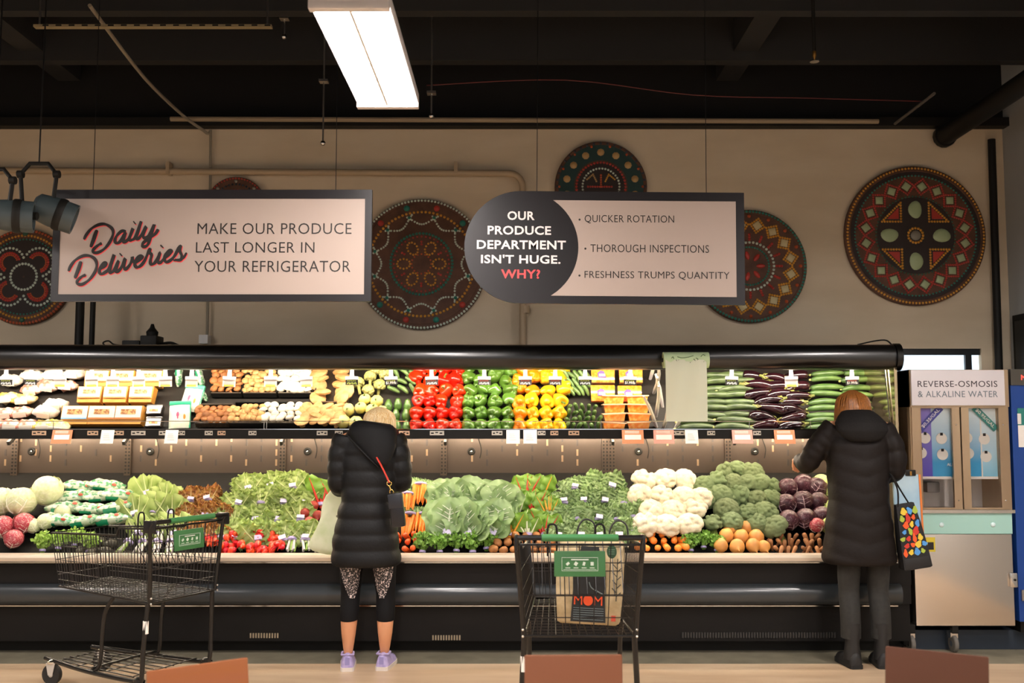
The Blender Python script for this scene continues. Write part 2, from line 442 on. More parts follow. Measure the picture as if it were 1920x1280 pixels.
for body, x0, x1, y0, y1 in (('MAKE OUR PRODUCE', 370, 659, 418.5, 439), ('LAST LONGER IN', 368, 590, 454, 474), ('YOUR REFRIGERATOR', 366, 658, 489, 510)):
    text('lettering', body, M_ink, o, lx(x0), lx(x1), lz(y1), lz(y0), -.0055, -.004, 1.05)
ST = [([(225,395),(260,320),(340,225),(450,170),(550,170),(640,230),(660,310),(620,420),(540,530),(440,590),(370,585),(375,540),(440,480),(495,450)], 1),
 ([(415,250),(380,360),(330,510)], 1.25),
 ([(850,275),(785,270),(715,340),(690,410),(720,450),(780,410),(845,285),(820,380),(815,430),(850,425),(900,370),(955,225),(920,340),(905,395),(940,402),(1000,350),(1075,120),(1030,280),(1003,370),(1030,385),(1075,340),(1150,200),(1112,320),(1125,368),(1175,355),(1230,270),(1275,170),(1230,330),(1190,460),(1150,500),(1105,492),(1120,440),(1200,380),(1290,310),(1335,240)], 1.05),
 ([(968,150),(982,138)], 1.4),
 ([(10,870),(40,790),(110,700),(220,640),(320,640),(400,690),(430,780),(400,890),(320,1000),(220,1065),(150,1055),(150,1010),(210,950),(270,925)], 1),
 ([(190,720),(160,830),(110,975)], 1.25),
 ([(480,835),(550,790),(570,752),(540,745),(490,800),(470,870),(500,912),(560,885),(610,830),(685,620),(650,760),(627,870),(650,890),(700,840),(755,710),(725,820),(712,868),(745,875),(800,810),(850,680),(838,790),(860,840),(920,780),(958,690),(955,650),(975,720),(1020,735),(1080,690),(1110,652),(1075,640),(1020,690),(1000,770),(1030,810),(1090,785),(1150,700),(1200,570),(1222,540),(1218,590),(1245,630),(1230,720),(1245,765),(1290,750),(1330,690),(1370,590),(1345,690),(1350,740),(1390,732),(1440,672),(1510,615),(1545,572),(1510,560),(1460,610),(1440,690),(1470,732),(1530,705),(1590,640),(1650,520),(1678,490),(1665,560),(1700,640),(1680,698),(1600,700),(1590,690)], 1.05),
 ([(1680,698),(1730,660),(1768,590)], .8),
 ([(778,628),(792,615)], 1.4), ([(1388,505),(1402,490)], 1.4)]
for nm, mt, off, yy in (('script_shadow', M_redink, 1.5, -.0058), ('script_lettering', M_ink, 0, -.0075)):
    mb = MB()
    for pts, wd in ST:
        P3 = catmull([Vector((lx(130 + a / 8 + off * .7), yy, lz(400 + b / 8 + off))) for a, b in pts], 5)
        h = .0086 * wd
        mb.tube(P3, [h * (.55 if i in (0, len(P3) - 1) else .8 + .3 * abs(math.sin(i * .31))) for i in range(len(P3))], 8, flat=1)
    mb.v = [(x, yy + (y - yy) * .08, z) for x, y, z in mb.v]
    tag(mb.build(nm, mt, o, smooth=False), 'slanted brush script reading Daily Deliveries' if off == 0 else 'red shadow of the script', kind='stuff')
hang_wires(o, (171, 628), zt)
# right sign
zt, zb = sz(977, 358), sz(977, 568.5); rr = (zt - zb) / 2
cx = sx(977); xr = sx(1396); c = Vector((cx, YSG, (zt + zb) / 2))
o = thing('hanging_sign', 'hanging sign with a black round end and three bullet points', 'sign', c)
o.rotation_euler = (0, math.radians(.45), 0)
hw = xr - cx; hh = rr
arc = [(-rr * math.sin(pi * k / 32), rr * math.cos(pi * k / 32)) for k in range(33)]
MB().prism([(hw, hh), *arc, (hw, -hh)], 0, .02).build('backing_board', M_sframe, o, smooth=False)
xin = sx(1380) - cx; ri = rr * 1.01; zi0 = -hh + .045; zi1 = hh - .052
def xa(z): return math.sqrt(max(ri * ri - z * z, 0))
n = 24
poly = [(xin, zi0), (xin, zi1)] + [(xa(zi1 + (zi0 - zi1) * k / n), zi1 + (zi0 - zi1) * k / n) for k in range(n + 1)]
MB().prism(poly, -.003, 0).build('face', M_sface, o, smooth=False)
lx = lambda px: sx(px) - c.x
lz = lambda py: sz(977, py) - c.z
for body, x0, x1, y0, y1, mt in (('OUR', 951, 1002, 396, 412.5, M_lett), ('PRODUCE', 914, 1033, 423.5, 440, M_lett), ('DEPARTMENT', 894, 1061, 450.5, 467, M_lett), ("ISN'T HUGE.", 902, 1051, 477.5, 494, M_lett), ('WHY?', 940, 1013, 505, 522, M_redink)):
    text('lettering', body, mt, o, lx(x0), lx(x1), lz(y1), lz(y0), -.0015, .022, 1.05)
for body, x0, x1, y0, y1 in (('QUICKER ROTATION', 1096, 1264, 403, 419), ('THOROUGH INSPECTIONS', 1107, 1329, 458, 472.5), ('FRESHNESS TRUMPS QUANTITY', 1096, 1367, 508, 523.5)):
    text('lettering', body, M_ink, o, lx(x0), lx(x1), lz(y1) + (.003), lz(y0) + .003, -.0045, -.004, 1.05)
    xb = lx(x0 - 9.5); zbp = (lz(y0) + lz(y1)) / 2
    MB().prism([(xb + .006 * math.cos(t * pi / 6), zbp + .006 * math.sin(t * pi / 6)) for t in range(12)], -.0045, -.003).build('bullet', M_ink, o)
hang_wires(o, (1006, 1325), zt)

# ------------------------------------------------------------------ beaded round plaques on the wall
M_clay = mat('plaque_clay', '#64422f', .7, c2='#503323', ns=12)
M_clayd = mat('plaque_dark', '#2f2420', .7)
BC = {k: mat('bead_' + k, h, .35) for k, h in dict(white='#cfdccb', yellow='#d99a30', red='#b83a2e', teal='#237a68', green='#2d5a44', orange='#c0562a', pale='#c9b98a', sage='#a8b98c', tan='#b9935c', navy='#27303c', grey='#8a8578').items()}
HALF = [(1, 0), (.92, .4), (.62, .78), (0, 1.0)]
class Plaque:
    def __init__(s, px, py, r, label, Y=7.99):
        p = W(px, py, Y); s.r = r
        s.o = thing('round_plaque', label, 'wall art', (p.x, Y, p.z), group='beaded round wall plaques')
        rot = Matrix.Rotation(pi / 2, 4, 'X')
        MB().lathe([(r, 0), (r, .035), (r * .98, .045), (r * .93, .046), (r * .92, .04), (0, .04)], 56, M=rot).build('disc', M_clay, s.o)
        s.b = {}
    def bead(s, x, z, q, c):
        mb = s.b.setdefault(c, MB())
        M = Matrix.Translation((x * s.r, -.038, z * s.r)) @ Matrix.Rotation(pi / 2, 4, 'X') @ Matrix.Diagonal((q * 1.12, q * 1.12, q * 1.12, 1))
        mb.lathe(HALF, 7, M=M)
    def ring(s, rad, n, q, c, ph=0):
        for k in range(n):
            a = 2 * pi * k / n + ph; s.bead(rad * math.cos(a), rad * math.sin(a), q, c)
    def line(s, pts, q, c, step=None):
        step = step or q * 2.15 / s.r
        for (a, b) in zip(pts[:-1], pts[1:]):
            L = math.hypot(b[0] - a[0], b[1] - a[1]); k = max(1, round(L / step))
            for i in range(k): t = i / k; s.bead(a[0] + (b[0] - a[0]) * t, a[1] + (b[1] - a[1]) * t, q, c)
    def band(s, r0, r1, c, h=.002):
        n = 56; mb = MB(); R0, R1 = r0 * s.r, r1 * s.r
        mb.lathe([(R0, .039), (R0, .04 + h), (R1, .04 + h), (R1, .039)], n, M=Matrix.Rotation(pi / 2, 4, 'X')); mb.build('painted_band', c, s.o)
    def gem(s, x, z, w, h, ang, c, nm='gem', taper=0.0, seg=12):
        rings = []
        for f, hgt in ((1, 0), (.9, .5), (.55, .85), (.12, 1)):
            rings.append([((w * f * math.cos(t) * (1 - taper * math.sin(t))), h * f * math.sin(t), hgt) for t in [2 * pi * k / seg for k in range(seg)]])
        M = Matrix.Translation((x * s.r, -.039, z * s.r)) @ Matrix.Rotation(-ang, 4, 'Y') @ Matrix.Rotation(pi / 2, 4, 'X') @ Matrix.Diagonal((s.r, s.r, .016, 1))
        mb = MB(); mb.loft([[tuple(M @ Vector(p)) for p in r] for r in rings]); mb.build(nm, c, s.o)
    def done(s):
        for c, mb in s.b.items(): tag(mb.build('beads', BC[c], s.o), c + ' beads', kind='stuff')
def sq(x, z, d, a):
    return [(x + d * math.cos(a + pi / 2 * k), z + d * math.sin(a + pi / 2 * k)) for k in range(5)]
# plaque between the two signs
p = Plaque(791, 496, .53, 'round brown plaque with scalloped white beads between the two signs')
p.ring(.975, 120, .011, 'white'); p.ring(.80, 84, .0105, 'yellow'); p.ring(.47, 58, .011, 'teal'); p.ring(.42, 40, .008, 'red')
p.band(.0, .45, M_clay)
for k in range(12):
    a0 = 2 * pi * k / 12; pts = []
    for j in range(13):
        t = j / 12; a = a0 + (t - .5) * 2 * pi / 12 * 1.25; rad = .77 - .16 * math.sin(pi * t)
        pts.append((rad * math.cos(a), rad * math.sin(a)))
    p.line(pts, .0085, 'white')
    a = a0 + pi / 12; p.gem(.735 * math.cos(a), .735 * math.sin(a), .028, .028, a, BC['teal'])
    c = BC['teal'] if k % 2 else BC['red']
    p.gem(.885 * math.cos(a), .885 * math.sin(a), .05, .05, a, c, 'flower_gem', seg=8)
for k in range(6):
    a = 2 * pi * k / 6; ca, sa = math.cos(a), math.sin(a)
    pts = [(.27 * ca + .1 * math.cos(t) * ca - .075 * math.sin(t) * sa, .27 * sa + .1 * math.cos(t) * sa + .075 * math.sin(t) * ca) for t in [2 * pi * j / 12 for j in range(13)]]
    p.line(pts, .009, 'yellow'); a += pi / 6
    p.line([(.3 * math.cos(a), .3 * math.sin(a)), (.38 * math.cos(a), .38 * math.sin(a))], .01, 'red')
p.ring(.15, 16, .008, 'orange'); p.done()
# large plaque on the right
p = Plaque(1713, 443, .57, 'large round plaque with four pale drops on the far right')
p.band(.86, .92, M_clayd); p.band(.02, .55, M_clayd); p.ring(.965, 130, .011, 'yellow'); p.ring(.86, 110, .008, 'teal'); p.ring(.56, 70, .008, 'green')
for k in range(20):
    a = 2 * pi * (k + .5) / 20; x, z = .71 * math.cos(a), .71 * math.sin(a)
    p.gem(x, z, .072, .072, a, BC['sage'], seg=4); p.line(sq(x, z, .115, a), .0085, 'red')
for k in range(4):
    a = pi / 2 * k; p.gem(.37 * math.cos(a), .37 * math.sin(a), .13, .1, a, BC['sage'], 'drop_gem', .15, 16)
    a += pi / 4; x, z = math.cos(a), math.sin(a); u = Vector((1 if x > 0 else -1, 1 if z > 0 else -1))
    tri = [(.2 * u.x, .2 * u.y), (.47 * u.x, .2 * u.y), (.2 * u.x, .47 * u.y), (.2 * u.x, .2 * u.y)]
    p.line(tri, .01, 'yellow')
    pts = [(u.x * a_ * p.r, u.y * b_ * p.r) for a_, b_ in ((.235, .235), (.40, .235), (.235, .40))]
    MB().prism(pts, -.048, -.039).build('triangle_inlay', BC['red'], p.o)
p.ring(.105, 16, .011, 'yellow'); p.gem(0, 0, .075, .075, 0, BC['grey']); p.done()
# plaque above the right sign
p = Plaque(1126, 352, .375, 'small round plaque with tan stones peeking above the right sign')
p.band(.58, .92, mat('plaque_teal', '#1e3b36', .6)); p.band(.02, .52, M_clayd); p.ring(.95, 40, .012, 'navy'); p.ring(.53, 48, .01, 'red'); p.ring(.40, 38, .009, 'white')
for k in range(14):
    a = 2 * pi * (k + .5) / 14; p.gem(.755 * math.cos(a), .755 * math.sin(a), .085, .085, a, BC['tan'], seg=8)
    a += pi / 14; p.gem(.9 * math.cos(a), .9 * math.sin(a), .03, .03, a, BC['orange'])
p.line([(-.28, 0), (.28, 0)], .009, 'red'); p.line([(0, 0), (0, .3)], .009, 'orange'); p.line([(-.3, .16), (-.17, .27), (-.08, .08)], .008, 'tan'); p.line([(.3, .16), (.17, .27), (.08, .08)], .008, 'yellow'); p.done()
# plaque behind the right sign's end
p = Plaque(1404, 500, .46, 'round plaque with teal rim half hidden by the right sign')
p.ring(.965, 105, .012, 'teal'); p.ring(.42, 40, .0105, 'white'); p.ring(.335, 44, .009, 'teal')
for k in range(16):
    a = 2 * pi * (k + .5) / 16; x, z = .73 * math.cos(a), .73 * math.sin(a)
    p.gem(x, z, .09, .09, a, BC['pale'], seg=4); p.line(sq(x, z, .125, a), .0095, 'yellow')
    a += pi / 16; p.gem(.885 * math.cos(a), .885 * math.sin(a), .032, .032, a, BC['orange'])
    p.line([(.47 * math.cos(a), .47 * math.sin(a)), (.6 * math.cos(a), .6 * math.sin(a))], .011, 'red')
for k in range(7):
    a = 2 * pi * k / 7; p.gem(.19 * math.cos(a), .19 * math.sin(a), .08, .04, a, BC['red'])
p.done()
# plaque on the far left
p = Plaque(49, 520, .39, 'round plaque with a quatrefoil of white beads on the far left')
p.ring(.965, 90, .012, 'orange'); p.ring(.86, 80, .0095, 'yellow'); p.band(.02, .8, M_clayd); p.ring(.27, 26, .011, 'white'); p.ring(.78, 70, .008, 'teal')
for k in range(4):
    a0 = pi / 4 + k * pi / 2; cx, cz = .42 * math.cos(a0), .42 * math.sin(a0)
    for rad, c, q in ((.3, 'white', .011), (.2, 'red', .011), (.155, 'orange', .008)):
        p.line([(cx + rad * math.cos(a0 + t), cz + rad * math.sin(a0 + t)) for t in [-2.0 + 4.0 * j / 16 for j in range(17)]], q, c)
    a = k * pi / 2; p.gem(.9 * math.cos(a), .9 * math.sin(a), .06, .06, a, BC['green'], seg=8)
p.done()
# plaque above the left sign
p = Plaque(444, 389, .245, 'small dark plaque mostly hidden above the left sign')
p.ring(.95, 60, .009, 'red'); p.ring(.75, 40, .009, 'navy'); p.ring(.55, 30, .009, 'red')
for k in range(8):
    a = 2 * pi * k / 8; p.gem(.85 * math.cos(a), .85 * math.sin(a), .06, .06, a, BC['grey'], seg=8)
p.done()
# ------------------------------------------------------------------ hanging spotlights, top left
M_spot = mat('grey_blue_lamp', '#3c4648', .45)
def spot(px, py, Y, ang, label):
    p = W(px, py, Y); o = thing('hanging_spotlight', label, 'spotlight', p)
    a = [(-.085, 0, -.12), (-.1, 0, .04), (-.05, 0, .1), (.05, 0, .1), (.1, 0, .04), (.085, 0, -.12)]
    MB().tube(a, .012, 8).build('yoke', M_black, o)
    for s in (-1, 1): MB().lathe([(.022, -.015), (.022, .015)], 10, M=Matrix.Translation((s * .1, 0, .04)) @ Matrix.Rotation(pi / 2, 4, 'Y')).build('knob', M_black, o)
    M = Matrix.Translation((0, 0, -.14)) @ Matrix.Rotation(ang, 4, 'Y') @ Matrix.Rotation(-.35, 4, 'X')
    MB().lathe([(.05, -.02), (.075, 0), (.085, .08), (.085, .2), (.07, .2), (.065, .08), (0, .06)], 18, M=M).build('lamp_head', M_spot, o)
    MB().lathe([(.088, .1), (.092, .11), (.092, .13), (.088, .14)], 18, M=M).build('band', M_black, o)
    MB().tube([(0, 0, .1), (.01, 0, ZC - p.z)], .004, 6).build('hanging_wire', M_wire, o)
spot(72, 340, 5.4, 1.9, 'grey hanging spotlight in a yoke left of the Daily Deliveries sign')
spot(-12, 352, 5.2, 1.6, 'grey hanging spotlight cut off by the left edge of the picture')
a = W(-40, 398, 5.3); b = W(70, 405, 5.3)
tag(MB().tube([a, b], .022, 8).build('lamp_bar', M_black), 'black bar under the grey spotlights on the far left', 'bar')
# ------------------------------------------------------------------ open refrigerated produce case
CXL, CXR = -4.4, 2.68
S0, S1 = Vector((0, 6.83, .68)), Vector((0, 7.50, 1.19))          # lie of the lower produce
SD = (S1 - S0).normalized(); SN = Vector((0, -SD.z, SD.y))
U0, U1 = Vector((0, 7.09, 1.52)), Vector((0, 7.50, 1.93))         # lie of the upper produce
UD = (U1 - U0).normalized(); UN = Vector((0, -UD.z, UD.y))
def low(px, py, lift=0.0): return PL(px, py, S0, SN, lift)
def upp(px, py, lift=0.0): return PL(px, py, U0, UN, lift)
case = thing('produce_case', 'long black open refrigerated produce case with two tiers of vegetables', 'display case', (0, 0, 0))
def xrun(prof, x0=CXL, x1=CXR, name='panel', m=M_gloss, parent=case, smooth=True, ang=40):
    mb = MB(); mb.loft([[(x0, y, z) for y, z in prof], [(x1, y, z) for y, z in prof]])
    return mb.build(name, m, parent, smooth, ang)
M_case = mat('case_black', '#0f0d0c', .5, spec=.25)
M_bump = mat('bumper_black', '#2e3336', .28, spec=.5, coat=.3)
M_rail = mat('rail_steel', '#d9cdbd', .35, metal=.6)
M_back = mat('case_back_panel', '#3f342b', .4, metal=.4)
xrun([(6.96, 0), (6.96, .11), (7.7, .11), (7.7, 0)], name='kick_plate', m=M_black)
xrun([(6.83, .09), (6.83, .34), (6.80, .34), (6.80, .47), (6.79, .47), (6.79, .62), (7.72, .62), (7.72, .09)], name='base_panel', m=M_case)
bp = [(6.80, .475)] + [(6.775 - .045 * math.sin(t), .408 + .067 * math.cos(t)) for t in [pi * k / 10 for k in range(11)]] + [(6.80, .341)]
xrun(bp, CXL, CXR - .08, 'bumper', M_bump)
xrun([(6.79, .335), (6.77, .335), (6.77, .329), (6.79, .329)], CXL, CXR - .1, 'trim_strip', M_chrome)
rp = [(6.80, .63), (6.72, .63), (6.715, .637), (6.715, .657), (6.73, .672), (6.80, .678), (6.82, .66)]
xrun(rp, CXL, CXR - .06, 'front_rail', M_rail)
xrun([(6.722, .622), (6.715, .622), (6.715, .627), (6.722, .627)], CXL, CXR - .06, 'rail_lip', M_chrome)
d0 = S0 - SN * .075; d1 = S1 - SN * .075 + SD * .12
xrun([(d0.y, d0.z), (d1.y, d1.z), (d1.y + .02, d1.z - .02), (7.6, .63), (d0.y, .63)], name='lower_deck', m=mat('deck_black', '#0e0c0a', .7, spec=.2))
BP = xrun([(7.60, 1.0), (7.60, 1.46), (7.64, 1.46), (7.64, 1.0)], name='lower_back_panel', m=M_back)
xrun([(7.04, 1.456), (7.62, 1.456), (7.62, 1.474), (7.04, 1.474)], name='shelf', m=M_case)
sp = xrun([(7.028, 1.438), (7.04, 1.438), (7.04, 1.503), (7.028, 1.503)], name='shelf_price_strip', m=M_black)
xrun([(7.02, 1.503), (7.045, 1.503), (7.045, 1.508), (7.02, 1.508)], name='shelf_edge_bar', m=M_chrome)
u0 = U0 - UN * .06; u1 = U1 - UN * .06 + UD * .14
xrun([(u0.y, 1.474), (u0.y, u0.z), (u1.y, u1.z), (7.62, u1.z), (7.62, 1.474)], name='upper_riser', m=mat('riser_dark', '#26211c', .55))
xrun([(7.62, 1.46), (7.62, 2.1), (7.66, 2.1), (7.66, 1.46)], name='upper_back_panel', m=M_case)
xrun([(7.66, .1), (7.66, 2.1), (7.72, 2.1), (7.72, .1)], name='case_rear', m=M_case)
# canopy: rounded black fascia with the lamp tucked behind it
fz0, fz1 = W(960, 692.5, 6.88).z, W(960, 645, 6.9).z
h = (fz1 - fz0) / 2; zc = (fz1 + fz0) / 2
cp = [(6.94 - .075 * math.cos(t), zc + h * math.sin(t)) for t in [-pi / 2 * .98 + pi * .98 * k / 16 for k in range(17)]]
cp = cp + [(7.68, fz1), (7.68, fz1 - .02), (6.97, fz1 - .02), (6.955, fz0 + .004)]
xrun(cp, CXL, CXR, 'canopy', mat('canopy_black', '#0f0e0d', .28, spec=.55, coat=.4))
mb = MB(); mb.loft([[(x, 6.93 - .088 * math.cos(t), zc + (h + .008) * math.sin(t)) for t in [2 * pi * k / 20 for k in range(20)]] for x in (CXR - .02, CXR + .02)])
mb.build('canopy_end_cap', M_gloss, case)
# lamps of the case
M_led = mat('case_lamp', '#fff1dc', .4, emit=CASE_E)
M_led2 = mat('shelf_lamp', '#ffe9cc', .4, emit=SHELF_E)
for k in range(6):
    x0 = CXL + .05 + k * (CXR - CXL - .1) / 6; x1 = x0 + (CXR - CXL) / 6 - .06
    MB().tube([(x0, 6.985, fz1 - .05), (x1, 6.985, fz1 - .05)], .016, 8).build('lamp_tube', M_led, case)
    MB().tube([(x0, 7.062, 1.448), (x1, 7.062, 1.448)], .006, 6).build('lamp_tube', M_led2, case)
    MB().tube([(x0, 7.46, 1.448), (x1, 7.46, 1.448)], .006, 6).build('lamp_tube', M_led2, case)
# polished end panel
yz = [(6.9, .66), (6.9, 1.95), (7.62, 2.05), (7.62, .66)]
mb = MB(); mb.loft([[(CXR - .03, y, z) for y, z in yz], [(CXR - .01, y, z) for y, z in yz]]); mb.build('end_panel', mat('polished_end', '#c8b490', .1, metal=.9), case, smooth=False)
xrun([(6.9, 0.05), (6.9, .66), (7.72, .66), (7.72, .05)], CXR - .02, CXR + .01, 'end_board', M_case)
MB().tube([(CXR - .04, 7.05, 1.95), (CXR - .04, 6.93, 1.35)], .007, 6).build('end_rod', M_chrome, case)
# perforated uprights, slots and cable ports on the back panel
for px in (28, 240, 530, 832, 1141, 1365, 1560):
    x = W(px, 850, 7.585).x; wd = .1 if px == 1141 else .05
    MB().b2(x - wd / 2, x + wd / 2, 7.575, 7.602, 1.0, 1.452).build('upright', mat('upright_grey', '#4a3e34', .4, metal=.6), case)
    mb = MB(); cols = 4 if px == 1141 else 2
    for i in range(cols):
        for j in range(14):
            xx = x - wd / 2 + wd * (i + .5) / cols; zz = 1.07 + j * .026
            mb.b2(xx - .006, xx + .006, 7.571, 7.576, zz - .007, zz + .007)
    tag(mb.build('upright_holes', M_black, case), kind='stuff')
    MB().box((x + .02, 7.5, 1.43), (.02, .14, .03), (.5, 0, 0)).build('shelf_bracket', M_black, case)
mb = MB(); mb2 = MB()
r = random.Random(3)
for k in range(62):
    x = CXL + .1 + k * (CXR - CXL) / 62
    for j in range(3):
        if r.random() < .75:
            z = 1.40 - j * .075 + (.03 if k % 2 else 0)
            (mb if r.random() < .6 else mb2).b2(x - .007, x + .007, 7.597, 7.603, z - .024, z + .024)
tag(mb.build('slots', mat('slot_dark', '#221b16', .5), BP), kind='stuff')
tag(mb2.build('slots', mat('slot_bright', '#8a7258', .4, metal=.3), BP), kind='stuff')
for px in (60, 282, 577, 884, 1197, 1415):
    q = W(px, 846, 7.6)
    MB().lathe([(.012, 0), (.012, .012), (.02, .018), (.03, .012), (.03, 0)], 14, M=Matrix.Translation((q.x, 7.6, q.z)) @ Matrix.Rotation(pi / 2, 4, 'X')).build('cable_port', M_black, case)
    MB().ball((q.x, 7.588, q.z), .011, 8, 6).build('port_plug', M_chrome, case)
    pts = catmull([(q.x + .05, 7.58, 1.44), (q.x + .075, 7.57, q.z + .02), (q.x + .065, 7.57, q.z - .05)], 5)
    MB().tube(pts, .004, 5).build('cable', M_black, case)
# shelf labels
r = random.Random(5)
px = 8
M_lbl = mat('shelf_label_paper', '#d9d2c4', .6); M_lbl2 = mat('shelf_label_tinted', '#e0bc9a', .6)
while px < 1520:
    if r.random() < .55:
        q = W(px, 811, 7.026); wd = r.choice((.055, .075, .1))
        l = MB().b2(q.x, q.x + wd, 7.0245, 7.0275, 1.464, 1.494).build('shelf_label', M_lbl if r.random() < .75 else M_lbl2, case)
        mk = MB()
        for j in range(3): mk.b2(q.x + .008 + j * wd * .3, q.x + .008 + j * wd * .3 + wd * .2, 7.0235, 7.0245, 1.473 + .006 * (j % 2), 1.483 + .004 * (j % 2))
        tag(mk.build('print_marks', M_ink, l), kind='stuff')
    px += r.choice((24, 34, 52))
# low guard rail along the shelf front
mb = MB(); mb.tube([(CXL, 7.03, 1.562), (CXR - .2, 7.03, 1.562)], .003, 6); mb.build('guard_rail', M_chrome, case)
for px in (100, 495, 500, 1127, 1405, 1520): q = W(px, 800, 7.03); MB().tube([(q.x, 7.03, 1.505), (q.x, 7.03, 1.565)], .003, 6).build('guard_post', M_chrome, case)
# vents low on the front
M_vent = mat('vent_slot', '#a89a82', .4, metal=.5)
for px0, px1, py in ((470, 521, 1191), (812, 862, 1195)):
    for k in range(11):
        q = W(px0 + (px1 - px0) * k / 10, py, 6.828); MB().b2(q.x - .005, q.x + .005, 6.824, 6.832, q.z - .016, q.z + .016).build('vent_slot', M_vent, case)
mb = MB()
for k in range(56):
    q = W(1280 + 285 * k / 55, 1190, 6.828); mb.b2(q.x - .006, q.x + .006, 6.822, 6.832, q.z - .018, q.z + .018)
tag(mb.build('vent_grille', mat('vent_dark', '#2c2b2a', .4), case), kind='stuff')
# motor and cables on top of the case
p = W(285, 640, 7.3)
o = thing('case_motor', 'black motor with cables lying on top of the case', 'motor', (p.x, 7.3, fz1))
MB().b2(-.06, .06, -.08, .08, 0, .09, bev=.01).build('housing', M_black, o); MB().lathe([(.04, .085), (.045, .12), (.02, .15), (.01, .18)], 10).build('cap', M_black, o)
MB().b2(-.2, -.07, -.06, .06, 0, .055, bev=.01).build('junction_box', M_black, o)
MB().tube(catmull([(.06, 0, .03), (.14, 0, .04), (.22, -.02, .012), (.3, 0, .006)], 5), .012, 6).build('cable', M_black, o)
MB().tube(catmull([(-.2, 0, .02), (-.28, 0, .03), (-.32, 0, .055), (-.36, 0, .04), (-.33, 0, .012), (-.3, 0, .008)], 5), .006, 6).build('cable', M_black, o)
p = W(1640, 648, 7.0)
tag(MB().tube(catmull([(p.x - .12, 7.0, fz1 + .004), (p.x, 7.0, fz1 + .03), (p.x + .08, 7.0, fz1 + .035), (p.x + .12, 7.0, fz1 + .004)], 5), .006, 6).build('cable_loop', M_black), 'black cable loop on top of the case by the window', 'cable')
# ------------------------------------------------------------------ roll of produce bags on the canopy
q0 = W(1243, 675, 6.79); q1 = W(1328, 675, 6.79)
o = thing('produce_bag_roll', 'pale green roll of produce bags hanging from the canopy', 'bag roll', q0)
wd = q1.x - q0.x; M_roll = mat('bag_roll_green', '#c6dcae', .5, spec=.3)
MB().tube([(0, 0, 0), (wd, 0, 0)], .055, 24).build('roll', M_roll, o)
MB().tube([(-.012, 0, 0), (wd + .012, 0, 0)], .015, 10).build('spindle', M_wire, o)
for x in (-.008, wd + .008): MB().tube([(x, 0, 0), (x, .03, .03), (x, .09, .03)], .005, 6).build('bracket', M_wire, o)
r_ = [(-.05, .03)]
mb = MB(); prof = [(-.055 + .0 * t, .0 - .0 * t) for t in (0,)]
zb = W(1280, 790, 6.745).z - q0.z
rows = []
for k in range(9):
    t = k / 8; z = t * zb; y = -.055 - .01 * math.sin(t * pi)
    rows.append([(.008 + (wd - .03) * j / 8, y + .004 * math.sin(j * 1.7 + t * 3), z) for j in range(9)] + [(.008 + (wd - .03) * j / 8, y + .003 + .004 * math.sin(j * 1.7 + t * 3), z) for j in range(8, -1, -1)])
mb.loft(rows); mb.build('hanging_bag', mat('bag_film', '#f4f8e4', .45, spec=.3, tl=.3), o)
M_rm = mat('bag_roll_print', '#4b6a3c', .6)
mk = MB()
for j, pts in enumerate(([(.09, .02), (.12, .012), (.16, .016), (.2, .028)], [(.08, .0), (.09, -.012), (.1, .0)], [(.14, -.02), (.16, -.026), (.18, -.018)], [(.2, .005), (.215, -.008), (.23, .003), (.215, .012)], [(.25, .02), (.265, .035), (.28, .028)], [(.05, .01), (.06, .02), (.066, .006)], [(.11, -.03), (.125, -.036), (.14, -.03)], [(.24, -.02), (.26, -.026), (.27, -.012)])):
    mk.tube(catmull([Vector((x, -math.sqrt(.0565 ** 2 - z * z), z)) for x, z in pts], 4), .0022, 5)
tag(mk.build('swirl_print', M_rm, o), kind='stuff')
# ------------------------------------------------------------------ price tags clipped to the canopy
M_tagb = mat('tag_black', '#1f1d1c', .5); M_tagg = mat('tag_dark_grey', '#4a4440', .5); M_tagw = mat('tag_white', '#d8d0c6', .6); M_ol = mat('tag_olive', '#c2b64a', .6)
M_chalk = mat('tag_chalk', '#e8e4dc', .6); M_chr = mat('tag_chalk_red', '#c8553c', .6); M_chg = mat('tag_chalk_green', '#a9b84a', .6)
TAGS = [(12, 718, 'b', 'above the far left pink packs'), (59, 717, 'b', 'second from the far left'), (113, 714, 'w', 'above the white wrapped packs'), (172, 714, 'w', 'above the blue striped box'), (212, 714, 'w', 'above the middle mushroom box'), (260, 714, 'w', 'above the right mushroom box'), (310, 714, 'w', 'above the small clamshells'), (360, 717, 'w', 'above the green topped bags'), (431, 717, 'w', 'above the brown mushroom tray'), (508, 717, 'w', 'above the tan mushroom tray'), (574, 716, 'w', 'above the white mushroom tray'), (660, 718, 'b', 'beside the big portobellos'), (733, 718, 'b', 'above the pale artichokes'), (809, 716, 'g', 'in front of the red peppers'), (908, 716, 'g', 'in front of the green peppers'), (985, 718, 'g', 'in front of the orange peppers'), (1041, 718, 'g', 'in front of the yellow peppers'), (1097, 715, 'b', 'above the small cucumbers'), (1182, 719, 'b', 'in front of the orange packs'), (1372, 719, 'b', 'above the zucchini'), (1483, 716, 'w', 'above the eggplants'), (1597, 718, 'b', 'above the right-hand woman')]
